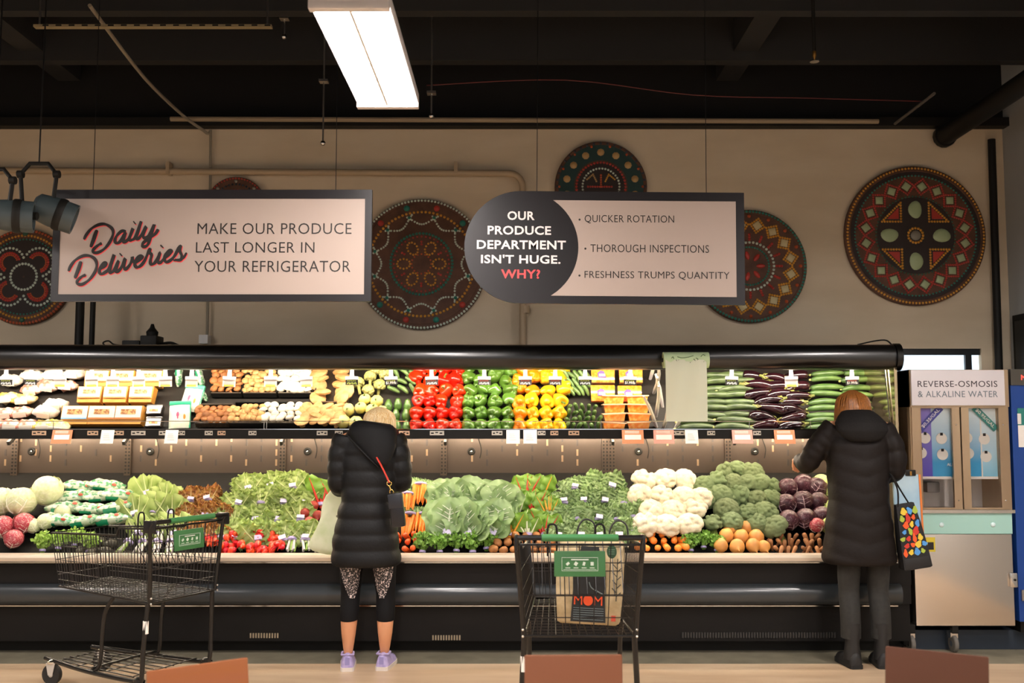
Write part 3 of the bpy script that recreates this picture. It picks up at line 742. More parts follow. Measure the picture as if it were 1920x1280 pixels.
for px, py, k, where in TAGS:
    p = W(px, 694, 7.05)
    nm = {'b': 'black', 'w': 'white', 'g': 'dark grey'}[k]
    o = thing('price_tag', nm + ' price tag on a white clip ' + where, 'price tag', (p.x, 7.05, fz0 + .004))
    tl = RND.uniform(-.04, .04); o.rotation_euler = (0, tl, RND.uniform(-.12, .12))
    MB().prism([(-.012, .06), (.012, .06), (.012, 0), (.016, -.05), (-.016, -.05), (-.012, 0)], -.004, .004).build('clip', M_white, o)
    MB().b2(-.046, .046, -.007, .004, -.068, -.045, bev=.003).build('holder', M_white, o)
    hgt = .118 if k == 'w' else .105
    MB().b2(-.045, .045, -.002, .001, -hgt, -.06).build('card', {'b': M_tagb, 'w': M_tagw, 'g': M_tagg}[k], o)
    if k == 'w':
        MB().b2(-.034, .034, -.0032, -.002, -.1, -.08).build('grey_print', mat('tag_grey', '#b5aaa6', .6), o); MB().b2(-.034, .034, -.0032, -.002, -hgt + .002, -.104).build('olive_band', M_ol, o)
    else:
        if px in (733, 1182, 1597): text('lettering', '$1.99/lb', M_chalk, o, -.036, .036, -.1, -.08, -.0032, .0)
        else:
            mk = MB()
            for j in range(6): mk.box((-.03 + j * .012, -.0025, -.093), (.006, .001, .012 + .004 * (j % 2)), (0, .3 * (-1) ** j, 0))
            tag(mk.build('chalk_price', M_chg if px in (660,) else M_chalk, o), kind='stuff')
        mk = MB()
        for j in range(5): mk.box((-.028 + j * .013, -.0025, -.075), (.009, .001, .006), (0, .2 * (-1) ** j, 0))
        tag(mk.build('chalk_name', M_chr if k == 'g' or px in (1597,) else M_chg, o), kind='stuff')
# cards hanging from the shelf edge
M_or = mat('card_orange', '#e5895f', .6); M_pk = mat('card_pink', '#e0a090', .6)
for px, k, wpx, lab in ((118, 'o', 37, 'orange bordered shelf card under the white wrapped packs'), (203, 'w', 24, 'white shelf card under the middle mushroom box'), (323, 'w', 24, 'white shelf card under the green topped bags'), (962, 'w', 25, 'left white shelf card of a pair under the orange peppers'), (994, 'w', 25, 'right white shelf card of a pair under the yellow peppers'), (1186, 'o', 40, 'orange bordered shelf card under the orange packs'), (1244, 'p', 38, 'pink bordered shelf card under the bag roll'), (1296, 'w', 24, 'white shelf card between pink card and zucchini'), (1391, 'p', 38, 'pink bordered shelf card under the zucchini'), (1470, 'o', 38, 'orange bordered shelf card under the eggplants')):
    p = W(px, 806, 7.018); wd = wpx / 265.
    o = thing('shelf_card', lab, 'card', (p.x, 7.018, 1.5), (-.3, 0, 0))
    MB().b2(-wd / 2, wd / 2, -.001, .002, -.098, 0).build('card', {'o': M_or, 'p': M_pk, 'w': M_paper}[k], o)
    if k != 'w':
        MB().b2(-wd * .38, wd * .38, -.002, -.001, -.07, -.035).build('white_field', M_paper, o)
        mk = MB()
        for j in range(3): mk.b2(-wd * .36, wd * .3, -.002, -.001, -.024 + j * .007, -.021 + j * .007)
        tag(mk.build('print_lines', M_paper, o), kind='stuff')
    else:
        mk = MB()
        for j in range(4): mk.b2(-wd * .3, wd * (.1 + .05 * j), -.002, -.001, -.03 - j * .014, -.027 - j * .014)
        tag(mk.build('print_lines', mat('faint_print', '#b9b2ac', .6), o), kind='stuff')
# ------------------------------------------------------------------ water machine
YM = 6.85
M_wst = mat('machine_steel', '#c4ab8c', .3, metal=.75, c2='#b0967a', ns=3, stretch=(1, 1, .2))  # warm tint imitates a reflection of warm surroundings in the stainless steel
M_wst2 = mat('machine_steel_panel', '#d9cfc4', .2, metal=.92)
def mx(px, py=930): return W(px, py, YM).x
def mz(py, px=1800): return W(px, py, YM).z
wm = thing('water_machine', 'stainless reverse-osmosis water machine with two glass doors', 'water machine', (0, YM, 0))
xl, xr = 2.73, mx(1897); zt = mz(693); zb = mz(1173); yb = .62
zsh = mz(955); zaq0, zaq1 = mz(1000), mz(966); zh0 = mz(760)
mb = MB().b2(xl, xr, .3, yb, zb, zt); mb.build('rear_body', M_wst, wm)
for a, b in ((xl, xl + .075), (xr - .075, xr)): MB().b2(a, b, 0, .3, zsh, zt).build('side_post', M_wst, wm)
MB().b2(xl, xr, -.015, .3, zh0 - .01, zt).build('header', M_wst, wm)
hs = MB().b2(mx(1712), mx(1888), -.03, -.015, zh0, zt - .003, bev=.003).build('header_sign', mat('header_white', '#d8d2d4', .4), wm)
text('lettering', 'REVERSE-OSMOSIS', mat('ink_charcoal', '#3a3238', .5), wm, mx(1724), mx(1874), mz(725.5), mz(714), -.0315, .0, 1.08)
text('lettering', '& ALKALINE WATER', mat('ink_slate', '#6d7880', .5), wm, mx(1724), mx(1874), mz(744.5), mz(733), -.0315, .0, 1.08)
MB().b2(xl - .005, xr + .005, -.03, .3, zsh - .022, zsh).build('sill', M_wst2, wm)
MB().b2(xl + .01, xr - .01, -.012, .3, zaq0, zsh - .022).build('aqua_band', mat('aqua_panel', '#a4cfc4', .35), wm)
for px in (1762, 1858): MB().lathe([(.016, 0), (.016, .006), (.01, .012), (0, .014)], 14, M=Matrix.Translation((mx(px), -.012, mz(983))) @ Matrix.Rotation(pi / 2, 4, 'X')).build('button', mat('button_pale', '#d9eeee', .3), wm)
lp = MB().b2(xl, xr - .01, 0, .3, zb, zaq0 - .004, bev=.004).build('lower_panel', M_wst2, wm)
lk = MB().b2(mx(1887), mx(1899), -.02, 0, mz(1100), mz(1073), bev=.004).build('lock_plate', M_chrome, wm)
MB().lathe([(.008, 0), (.008, .006)], 10, M=Matrix.Translation((mx(1894), -.02, mz(1086))) @ Matrix.Rotation(pi / 2, 4, 'X')).build('keyhole', M_black, lk)
# interior
MB().b2(xl + .075, xr - .075, .27, .3, zsh, zh0 - .01).build('inner_back', mat('inner_pale', '#d9d0c8', .4), wm)
def door(p0, p1, label_, col, lab2, side):
    a, b = mx(p0), mx(p1); fr = .052
    d = thing('door', None, None); d.parent = wm
    z0, z1 = zsh + .002, zh0 - .012
    mb = MB()
    mb.b2(a, a + fr, -.012, .012, z0, z1).b2(b - fr, b, -.012, .012, z0, z1)
    mb.b2(a + fr, b - fr, -.012, .012, z0, z0 + .012).b2(a + fr, b - fr, -.012, .012, z1 - .006, z1)
    mb.build('door_frame', M_wst, d)
    MB().b2(a + fr, b - fr, -.002, .002, z0 + .012, z1 - .006).build('pane', M_glass, d)
    for zz in (z0 + .06, z1 - .12): MB().ball((b - fr * .5, -.014, zz), .006, 8, 5).build('screw', M_chrome, d)
    return a + fr, b - fr, z0, z1
A = door(1713, 1803, None, None, None, 0); B = door(1806, 1891, None, None, None, 1)
def blend(name, c1, c2, z0, z1):
    m = mat(name, c1, .5); nt = m.node_tree; N = nt.nodes; L = nt.links
    t = N.new('ShaderNodeTexCoord'); s = N.new('ShaderNodeSeparateXYZ'); L.new(t.outputs['Object'], s.inputs[0])
    mr = N.new('ShaderNodeMapRange'); mr.inputs['From Min'].default_value = z0; mr.inputs['From Max'].default_value = z1; L.new(s.outputs['Z'], mr.inputs['Value'])
    rp = N.new('ShaderNodeValToRGB'); rp.color_ramp.elements[0].color = lin(c2); rp.color_ramp.elements[1].color = lin(c1); L.new(mr.outputs[0], rp.inputs[0]); L.new(rp.outputs[0], N['Principled BSDF'].inputs['Base Color'])
    return m
zp0 = mz(895); zp1 = zh0 - .02
M_pb = blend('poster_blue', '#dff0f5', '#2f8fc0', zp0 + .1, zp1 - .02); M_pp = blend('poster_purple', '#8a7cc8', '#4b3aa5', zp0, zp1)
M_pl = blend('poster_light', '#eef6f8', '#7fc0dc', zp0, zp1)
xm = A[0] + (A[1] - A[0]) * .43
for nm, a, b, m in (('poster', A[0], xm, M_pp), ('poster', xm, A[1] + .01, M_pb), ('poster', B[0] + .01, B[0] + .095, M_pb), ('poster', B[0] + .1, B[1], M_pl)):
    MB().b2(a, b, .03, .034, zp0, zp1).build(nm, m, wm)
MB().b2(B[0] + .093, B[0] + .102, .028, .036, zp0, zp1).build('white_strip', M_paper, wm)
for a, b in ((A[0], A[1]), (B[0], B[1])): MB().b2(a, b, .027, .03, zp0 - .012, zp0 + .006).build('poster_foot', M_paper, wm)
def disc(x, z, r):
    n = 24; poly = [(x + r * math.cos(2 * pi * k / n), z + r * math.sin(2 * pi * k / n)) for k in range(n)]
    poly = [(min(max(p, A[0] + .002) if x < B[0] - .03 else max(p, B[0] + .002), A[1] - .002 if x < B[0] - .03 else 9), q) for p, q in poly]
    MB().prism(poly, .025, .029).build('poster_disc', M_paper, wm)
    MB().b2(x - .009, x + .009, .022, .025, z + r * .55, z + r * 1.05).build('bottle_mark', M_ink, wm)
for px, py in ((1741, 821), (1772, 822), (1733, 849), (1773, 852), (1820, 821), (1822, 850), (1853, 823), (1855, 856)): disc(mx(px), mz(py), .038)
for (cxp, cyp, ang, body, col) in ((1752, 784, .8, '$0.35/GAL', '#3a3a8c'), (1855, 784, -.8, '$0.95/GAL', '#2f7f78')):
    cx, cz = mx(cxp), mz(cyp); M = Matrix.Translation((cx, 0, cz)) @ Matrix.Rotation(-ang, 4, 'Y')
    MB().box((0, 0, 0), (.21, .003, .045), M @ Matrix.Translation((0, .02, 0))).build('price_banner', mat('banner' + col, col, .5), wm)
    text('lettering', body, M_paper, wm, -.085, .085, -.013, .013, .0175, .015, 1.0, rotM=M)
text('lettering', 'ALK', M_paper, wm, mx(1781), mx(1795), mz(874), mz(868), .0285, .01)
# nozzle inside, caster below
MB().b2(mx(1750), mx(1775), .1, .25, mz(925), mz(905), bev=.01).build('nozzle_block', mat('nozzle_grey', '#6a6460', .4), wm)
for k, px in enumerate((1785, 1705)):
    x = mx(px)
    c = thing('caster', None, None); c.parent = wm
    MB().box((x, .07, .125), (.05, .06, .06)).build('fork', M_chrome, c)
    MB().lathe([(.052, -.015), (.058, -.01), (.058, .01), (.052, .015)], 20, M=Matrix.Translation((x, .055, .058)) @ Matrix.Rotation(pi / 2, 4, 'Y')).build('wheel', mat('caster_rubber', '#6d675f', .6), c)
    MB().lathe([(.02, -.018), (.02, .018)], 12, M=Matrix.Translation((x, .055, .058)) @ Matrix.Rotation(pi / 2, 4, 'Y')).build('hub', M_chrome, c)
    MB().b2(x - .02, x + .02, .02, .1, .13, zb + .005).build('mount', M_black, c)
st = MB().b2(mx(1733), mx(1750), -.004, 0, mz(1034), mz(1007)).build('warning_sticker', mat('sticker_yellow', '#d8c23a', .5), wm)
MB().b2(mx(1736), mx(1747), -.0055, -.004, mz(1030), mz(1016)).build('warning_symbol', M_ink, st)
# plinth, blue kiosk
tag(MB().b2(2.74, X1 - .01, 6.99, 7.9, 0, .13).build('plinth', mat('navy_plinth', '#26303c', .5)), 'low dark blue plinth behind the machine caster', 'plinth')
k = thing('blue_kiosk', 'tall blue vending kiosk cut off by the right edge', 'kiosk', (0, 6.86, 0))
a = W(1896, 900, 6.86).x + .02; b = X1 - .03
MB().b2(a, b, .0, .6, W(1910, 1165, 6.86).z, W(1910, 722, 6.86).z).build('body', mat('kiosk_blue', '#16418c', .35), k)
MB().b2(a, b, -.01, .6, W(1910, 722, 6.86).z, W(1910, 692, 6.86).z).build('display_head', mat('kiosk_head', '#4a463e', .4), k)
text('lettering', 'M', mat('led_red', '#ff3b30', .5, emit=1.5), k, W(1913, 700, 6.86).x, W(1921, 700, 6.86).x, W(1913, 712, 6.86).z, W(1913, 703, 6.86).z, -.012)
MB().b2(a + .04, b, -.004, 0, W(1910, 838, 6.86).z, W(1910, 797, 6.86).z).build('white_notice', M_paper, k)
MB().b2(a + .04, b, -.004, 0, W(1910, 797, 6.86).z, W(1910, 765, 6.86).z).build('green_notice', mat('notice_green', '#2a7d72', .5), k)
MB().b2(W(1907, 790, 6.86).x, W(1914, 790, 6.86).x, -.008, -.004, W(1910, 795, 6.86).z, W(1910, 775, 6.86).z, bev=.002).build('phone_picture', M_white, k)
mk = MB().b2(a + .04, b, -.002, 0, W(1910, 770, 6.86).z, W(1910, 765.5, 6.86).z); mk.build('notice_header', M_paper, k)
MB().b2(a + .03, b - .02, .05, .5, .13, W(1910, 1165, 6.86).z).build('foot', M_black, k)
MB().b2(W(1913, 1100, 6.86).x, b, -.02, 0, W(1910, 1125, 6.86).z, W(1910, 1105, 6.86).z).build('coin_return', M_steel, k)
# leaning board behind the right-hand woman
p = W(1706, 1000, 6.6)
o = thing('leaning_board', 'pale blue board with an orange edge behind the right-hand woman', 'board', (W(1705, 950, 6.62).x, 6.62, W(1705, 1010, 6.62).z), (math.radians(-4), 0, 0))
hw = .09; ht = .42
MB().b2(-hw, hw - .012, 0, .02, 0, ht).build('board_face', mat('board_blue', '#b9d2de', .5, c2='#8fb6d0', ns=4), o)
MB().b2(hw - .012, hw, -.005, .025, 0, ht).build('orange_edge', mat('board_orange', '#e07a2e', .5), o)
MB().b2(-.01, .06, -.01, .03, ht - .01, ht + .03, bev=.006).build('top_clip', M_black, o)
MB().b2(.018, .03, -.014, -.008, ht - .008, ht + .02).build('brass_tab', mat('brass', '#b08040', .35, metal=1), o)
for z in (.08, .34): MB().b2(-.02, .02, .02, .2, z, z + .012).build('wall_arm', M_black, o)
# ------------------------------------------------------------------ café chairs in the foreground
M_ply = mat('chair_plywood', '#a5632f', .6, c2='#925425', ns=3, stretch=(1, 1, 8), var=.12, spec=.2)
def chair(px, py, wpx, Y, rz, tilt, label, col):
    M_ply = mat('chair_plywood' + col, col, .6, c2=col[:-1] + '8', ns=3, stretch=(1, 1, 8), spec=.2)
    p = W(px, py, Y); wd = wpx / F * Y
    o = thing('cafe_chair', label, 'chair', (p.x, Y, 0), (0, 0, rz), 'brown chairs in the foreground')
    zt = p.z
    MB().box((0, 0, zt - .19), (wd, .016, .38), (math.radians(-6), tilt, 0), bev=.006).build('backrest', M_ply, o)
    MB().box((0, .22, .45), (wd * 1.15, .4, .018), None, bev=.006).build('seat', M_ply, o)
    for sx_ in (-1, 1):
        MB().tube([(sx_ * wd * .42, -.03, zt - .3), (sx_ * wd * .45, .03, .44), (sx_ * wd * .5, -.04, 0.003)], .012, 8).build('leg', M_wire, o)
        MB().tube([(sx_ * wd * .45, .36, .44), (sx_ * wd * .5, .42, 0.003)], .012, 8).build('leg', M_wire, o)
    MB().tube([(-wd * .45, .36, .43), (wd * .45, .36, .43)], .009, 6).build('seat_rail', M_wire, o); MB().tube([(-wd * .45, .03, .43), (wd * .45, .03, .43)], .009, 6).build('seat_rail', M_wire, o)
chair(378, 1246, 178, 3.4, .35, math.radians(-3.5), 'orange-brown chair back in front of the left cart', '#8f5630')
chair(1076, 1229, 180, 3.4, 0, math.radians(-.4), 'brown chair back in front of the cart holding the bag', '#7d4f38')
chair(1752, 1222, 176, 3.4, -.3, math.radians(2.5), 'brown chair back, coloured darker for shade, below the right-hand woman', '#573729')  # darker plywood colour stands in for dimmer light on this chair
# ------------------------------------------------------------------ produce: meshes shared between alike pieces
def rr(a, b): return RND.uniform(a, b)
def lumpy(n, seed, amp, wid, zmin=-.3):
    r = random.Random(seed); ds = []
    while len(ds) < n:
        d = Vector((r.gauss(0, 1), r.gauss(0, 1), r.gauss(0, 1))).normalized()
        if d.z > zmin and all(d.angle(q) > wid * .75 for q in ds): ds.append(d)
        elif r.random() < .002: break
        n -= .002
    def fn(d):
        b = 0
        for q in ds:
            a = d.angle(q, 0) / wid
            if a < 1: b = max(b, math.sqrt(1 - a * a))
        return 1 + amp * (b - .5)
    return fn
def pepper_mesh(name, m, seed):
    r = random.Random(seed); ph = r.random() * 6; lob = r.choice((3, 4, 4))
    prof = [(0, .026), (.012, .026), (.024, .034), (.037, .036), (.047, .025), (.051, .005), (.049, -.02), (.043, -.042), (.033, -.055), (.02, -.057), (.008, -.05), (0, -.048)]
    def lb(a, z): return 1 + .085 * math.cos(lob * a + ph) + .03 * math.cos(2 * a + ph * 2)
    mb = MB().lathe(prof, 24, lob=lb)
    mb.v = [(x, y, z - (.008 * math.cos(lob * math.atan2(y, x) + ph) * min(1, math.hypot(x, y) / .018) if z < -.035 else 0)) for x, y, z in mb.v]
    return mb.mesh(name, m, ang=75)
M_stem = mat('green_stem', '#5f7a33', .6)
stem_me = MB().tube([(0, 0, .02), (.002, 0, .04), (.008, 0, .055)], [.009, .006, .007], 7).mesh('stem', M_stem)
PEP = {}
for k, h in (('red', '#d82c0c'), ('green', '#557a2a'), ('orange', '#ef8a12'), ('yellow', '#f2ba1c')):
    m = mat('pepper_' + k, h, .2, var=.12, hue=.004, spec=.5, coat=.2)
    PEP[k] = [pepper_mesh('bell_pepper', m, s) for s in range(3)]
def long_mesh(name, m, L, R, bend, taper=(.6, .9, 1, 1, .95, .8, .45), n=12, mi=0):
    k = len(taper) - 1; pts = []; rs = []
    K = 14
    for i in range(K + 1):
        t = i / K; f = t * k; a = int(min(f, k - 1)); q = taper[a] + (taper[a + 1] - taper[a]) * (f - a)
        e = min(1, math.sqrt(max(1e-4, 1 - (1 - min(t, 1 - t) * 14) ** 2)) if min(t, 1 - t) < 1 / 14 else 1)
        pts.append((t * L - L / 2, 0, bend * math.sin(pi * t) - bend * .6)); rs.append(max(.0015, R * q * e))
    return MB().tube(pts, rs, n).mesh(name, m, ang=60)
M_zuc = mat('zucchini_skin', '#3a4a2b', .3, c2='#6a7a4e', ns=35, var=.18, spec=.5, stretch=(.25, 1, 1))
M_cuc = mat('cucumber_skin', '#3a5a28', .28, c2='#73904f', ns=30, var=.12, stretch=(.2, 1, 1))
M_egg = mat('eggplant_skin', '#200b12', .15, c2='#36131a', ns=6, var=.25, spec=.6, coat=.5)
M_cut = mat('cut_end', '#c9c77a', .6)
ZUC = [long_mesh('zucchini', M_zuc, .29, .027, b) for b in (.012, .02, .004)]
CUC = [long_mesh('cucumber', M_cuc, .27, .025, b) for b in (.01, .018, .003)]
MINI = [long_mesh('cucumber', M_cuc, .10, .016, b) for b in (.004, .008)]
AVO = long_mesh('avocado', mat('avocado_skin', '#3f5f25', .3, c2='#5c7d35', ns=30, var=.15), .115, .036, 0, (.35, .6, .8, 1, 1, .9, .5))
DARK = long_mesh('avocado', mat('avocado_dark', '#2b2a1a', .5, bump=.3, bs=150, var=.2), .11, .036, 0, (.35, .6, .8, 1, 1, .9, .5))
EGG = [long_mesh('eggplant', M_egg, .22, .04, b, (.5, .62, .72, .88, 1, 1, .7)) for b in (.01, .025)]
zend = MB().tube([(-.145, 0, -.008), (-.163, 0, -.01)], [.012, .009], 7).mesh('stem', M_cut)
cend = MB().tube([(-.134, 0, -.006), (-.146, 0, -.007)], [.01, .007], 7).mesh('stem', M_cut)
cal = MB()
for k in range(5):
    a = 2 * pi * k / 5; cal.add([(-.112, .008 * math.cos(a), .008 * math.sin(a) - .006), (-.1, .026 * math.cos(a - .5), .026 * math.sin(a - .5) - .006), (-.07, .034 * math.cos(a), .034 * math.sin(a) - .004), (-.1, .026 * math.cos(a + .5), .026 * math.sin(a + .5) - .006)], [(0, 1, 2, 3)])
cal.tube([(-.105, 0, -.006), (-.135, 0, -.002)], [.014, .009], 7)
cal = cal.mesh('calyx', mat('calyx_green', '#a9a35a', .6, c2='#7d8040', ns=20))
def mush_mesh(m, R, flat=.7):
    return MB().lathe([(0, R * flat), (R * .5, R * flat * .92), (R * .85, R * flat * .6), (R, R * .15), (R * .92, -R * .08), (R * .42, -R * .1), (R * .36, -R * .5), (R * .4, -R * .75), (0, -R * .78)], 12).mesh('mushroom', m, ang=60)
M_mw = mat('mushroom_white', '#d6cdbb', .6, var=.08); M_mt = mat('mushroom_tan', '#b07c42', .6, c2='#cba26a', ns=25, var=.1); M_mb = mat('mushroom_brown', '#8a4f26', .6, c2='#a86e3a', ns=25, var=.12)
MUW, MUT, MUB, MUP = mush_mesh(M_mw, .026, .8), mush_mesh(M_mt, .022, .8), mush_mesh(M_mb, .024, .7), mush_mesh(M_mt, .055, .45)
MUS = mush_mesh(M_mt, .04, .5)
# leafy things
def leaf_mesh(name, m, mr, L, Wd, ruf, freq, curl, cup, seed, shape=1.0, nu=12, nv=8, rib=.006, stem=0.0, veins=0):
    r = random.Random(seed); ph = r.random() * 6; ph2 = r.random() * 6
    mb = MB(); vs = []; fs = []
    for i in range(nu + 1):
        u = i / nu; wd = Wd * (max(.04, math.sin(pi * min(1, (u * .86 + .08))) ** shape)) * (1 if u > .12 else .35 + u * 5)
        if u > .97: wd *= .55
        for j in range(nv + 1):
            v = 2 * j / nv - 1; e = abs(v) ** 1.4
            rf = ruf * e * math.sin(freq * u * 2 * pi + ph + (2 if v > 0 else 0)) + ruf * .5 * e * math.sin(freq * 2.1 * u * 2 * pi + ph2)
            rf += ruf * .8 * max(0, u - .75) * 4 * math.sin(v * freq * 1.6 + ph)
            vs.append((v * wd * (1 - .12 * e * math.cos(freq * u * 5)), curl * u * u + cup * v * v * wd + rf, stem + u * L + ruf * .6 * e * math.cos(freq * u * 2 * pi + ph)))
    for i in range(nu):
        for j in range(nv):
            a = i * (nv + 1) + j; fs.append((a, a + 1, a + nv + 2, a + nv + 1))
    mb.add(vs, fs, 0)
    K = 7
    mb.tube([(0, 0, 0)] + [(0, curl * (t / K) ** 2 - .002, stem + t / K * L * .93) for t in range(K + 1)], [rib * 1.2] + [rib * (1.15 - t / K) for t in range(K + 1)], 6, mi=1)
    for q in range(veins):
        u0 = .18 + .62 * q / veins; wd = Wd * .8 * math.sin(pi * min(1, (u0 * .86 + .2))) ** shape
        for s in (-1, 1):
            mb.tube([(s * wd * t, curl * (u0 + .16 * t) ** 2 + cup * (t * .8) ** 2 * wd - .003, stem + (u0 + .16 * t) * L) for t in (0, .35, .7, 1)], [rib * .35, rib * .28, rib * .22, rib * .1], 5, mi=1)
    return mb.mesh(name, [m, mr], ang=180, weld=False)
M_let = mat('lettuce_leaf', '#b9c97c', .5, c2='#8ba552', ns=14, var=.15, tl=.35); M_letr = mat('lettuce_rib', '#d8dfa0', .5)
M_rom = mat('butter_lettuce_leaf', '#b6c87a', .45, c2='#93ac56', ns=9, var=.12, tl=.35)
M_redl = mat('red_lettuce_leaf', '#c89a52', .5, c2='#98583a', ns=22, var=.15, thr=(.45, .65), tl=.35); M_redr = mat('red_lettuce_rib', '#d9c98c', .5)
M_col = mat('collard_leaf', '#9cb584', .5, c2='#86a26a', ns=8, var=.1, tl=.25); M_colr = mat('collard_rib', '#eaf0d8', .5)
M_kale = mat('kale_leaf', '#7a9a5a', .5, c2='#a5bd84', ns=30, var=.2, tl=.25); M_kaler = mat('kale_rib', '#9dbb6a', .5)
M_cha = mat('chard_leaf', '#67952f', .35, c2='#8bb04a', ns=14, var=.18, tl=.25)
M_chr_ = {'y': mat('chard_yellow', '#e0982a', .5), 'r': mat('chard_red', '#c8301f', .5), 'w': mat('chard_white', '#d8dcb8', .5)}
LET = [leaf_mesh('leaf', M_let, M_letr, .17, .066, .026, 4.6, .03 * (k - 1), .6, k, .55, 22, 14) for k in range(4)]
ROM = [leaf_mesh('leaf', M_rom, M_letr, .19, .07, .013, 2.6, .03 * (k - 1), 1.2, 10 + k, .55) for k in range(3)]
RED = [leaf_mesh('leaf', M_redl, M_redr, .16, .056, .026, 4.8, .02 * (k - 1), .5, 20 + k, .55, 22, 12) for k in range(3)]
COLL = [leaf_mesh('leaf', M_col, M_colr, .25, .105, .010, 2.6, .05 + .015 * k, -.5, 30 + k, .42, 16, 12, rib=.010, veins=6) for k in range(3)]
KAL = [leaf_mesh('leaf', M_kale, M_kaler, .14, .052, .024, 5.6, .02 * (k - 1), .4, 40 + k, .5, 24, 12, rib=.004) for k in range(4)]
CHA = {c: [leaf_mesh('leaf', M_cha, M_chr_[c], .14, .058, .012, 2.4, .03 * k, .5, 50 + k, .6, rib=.007, stem=.07) for k in range(2)] for c in 'yrw'}
M_tie = mat('purple_tie', '#a79ac8', .5); M_tiew = mat('white_tie', '#d8d2cc', .5)
tie_me = MB().lathe([(.026, -.011), (.03, -.008), (.03, .008), (.026, .011), (.018, .011), (.018, -.011)], 12).mesh('tie', M_tie)
def lean(a, b, tw=0): return (Matrix.Rotation(a, 3, 'Y') @ Matrix.Rotation(-b, 3, 'X') @ Matrix.Rotation(tw, 3, 'Z')).to_euler()
TAGC = MB().box((0, -.032, .012), (.05, .003, .032), (0, 0, 0)).mesh('paper_tag', mat('lavender_tag', '#cfc6e6', .6))
def bunch(name, leaves, n, spread, label, cat, loc, back, sc=1.0, tie=True, group=None, tag_=False, flat=.35, tw=.45):
    parts = []
    for k in range(n):
        t = (k + .5) / n; ring = k % 3
        a = spread * (2 * t - 1) * (1 - .12 * ring) + rr(-.1, .1)
        b = -.25 + flat * ring + rr(-.12, .12)
        parts.append(('leaf', leaves[k % len(leaves)], (math.sin(a) * .012, -.012 + .012 * (2 - ring), 0), lean(a, b, rr(-tw, tw)), rr(.8, 1.08)))
    if tie: parts.append(('tie', tie_me, (0, 0, .028)))
    if tag_: parts.append(('paper_tag', TAGC, (0, -.01, .02), (rr(-.5, .1), rr(-.4, .4), 0)))
    return inst(name, [('leaf',) + parts[0][1:]] + parts[1:], label, cat, loc, (-back, 0, rr(-.25, .25)), sc * rr(.92, 1.08), group)
def rows(R_, fn):
    nr = len(R_)
    for r_, row in enumerate(R_):
        for i, p in enumerate(row): fn(p, i, len(row), r_, nr)
def lab(desc, i, n, r_, nr):
    s = desc + (', ' + nth(i, n) if n > 1 else '')
    return s + (' in the ' + rowname(r_, nr) + ' row' if nr > 1 else '')

# ------------------------------------------------------------------ lower deck, left to right
M_cabw = mat('cabbage_white', '#d9dcb8', .45, c2='#c6cf98', ns=5, var=.06); M_cabg = mat('cabbage_green', '#a9bf5c', .45, c2='#c9d690', ns=6, var=.08)
M_cabr = mat('cabbage_red', '#401d28', .35, c2='#7d5a64', ns=7, var=.2, thr=(.5, .75)); M_rad = mat('radicchio', '#a02a3a', .4, c2='#d8b0a8', ns=9, thr=(.5, .72), var=.1)
def cabbage_meshes(m, mv, seed):
    r = random.Random(seed)
    body = MB().ball((0, 0, 0), 1, 22, 14, fn=lambda d: 1 + .03 * noise.noise(d * 3 + Vector((seed, 0, 0)))).mesh('cabbage', m, ang=90)
    leaves = []
    for k in range(3):
        vs = []; fs = []; nu, nv = 9, 9
        for i in range(nu + 1):
            for j in range(nv + 1):
                u = i / nu; v = 2 * j / nv - 1
                th = pi * (.93 - .62 * u); ph = v * (.3 + .75 * math.sin(pi * u * .8 + .2))
                R_ = 1.035 + .05 * u * u + .035 * math.sin(8 * v + k) * u + .02 * math.sin(9 * u + k)
                vs.append((R_ * math.sin(th) * math.sin(ph), -R_ * math.sin(th) * math.cos(ph), R_ * math.cos(th)))
        for i in range(nu):
            for j in range(nv): a = i * (nv + 1) + j; fs.append((a, a + 1, a + nv + 2, a + nv + 1))
        mb = MB().add(vs, fs)
        mb.tube([(0, -1.04 * math.sin(pi * (.93 - .55 * t / 8)), 1.04 * math.cos(pi * (.93 - .55 * t / 8))) for t in range(9)], [.06 * (1.05 - t / 9) for t in range(9)], 6, mi=1)
        for s in (-1, 1):
            for q in (.3, .5, .7):
                th0 = pi * (.93 - .62 * q)
                mb.tube([(1.045 * math.sin(th0 - .35 * t) * math.sin(s * .75 * t), -1.045 * math.sin(th0 - .35 * t) * math.cos(s * .75 * t), 1.045 * math.cos(th0 - .35 * t)) for t in (0, .33, .66, 1)], .018, 5, mi=1)
        leaves.append(mb.mesh('leaf', [m, mv], ang=180, weld=False))
    return body, leaves
CABW = cabbage_meshes(M_cabw, mat('vein_pale', '#eef0d8', .5), 1); CABG = cabbage_meshes(M_cabg, mat('vein_pale', '#eef0d8', .5), 2); CABR = cabbage_meshes(M_cabr, mat('vein_mauve', '#c9b0b6', .5), 3); RADI = cabbage_meshes(M_rad, mat('vein_pale', '#eef0d8', .5), 4)
def cabbage(name, C_, px, py, r, label, cat, group, lift=None):
    p = low(px, py, (r - .05) if lift is None else lift)
    parts = [(None, C_[0])] + [('leaf', C_[1][k], None, (rr(-.3, .3), 0, 2.1 * k + rr(-.3, .3))) for k in range(3)]
    inst(name, parts, label, cat, p, (rr(-.5, .1), rr(-.5, .5), rr(-3, 3)), r, group)
for i, (px, py, r) in enumerate(((92, 930, .105), (44, 950, .1), (4, 948, .095))):
    cabbage('white_cabbage', CABW, px, py, r, 'large pale white cabbage on the far left, ' + ('rightmost and highest', 'in the middle', 'cut by the picture edge')[i], 'cabbage', 'pale cabbages')
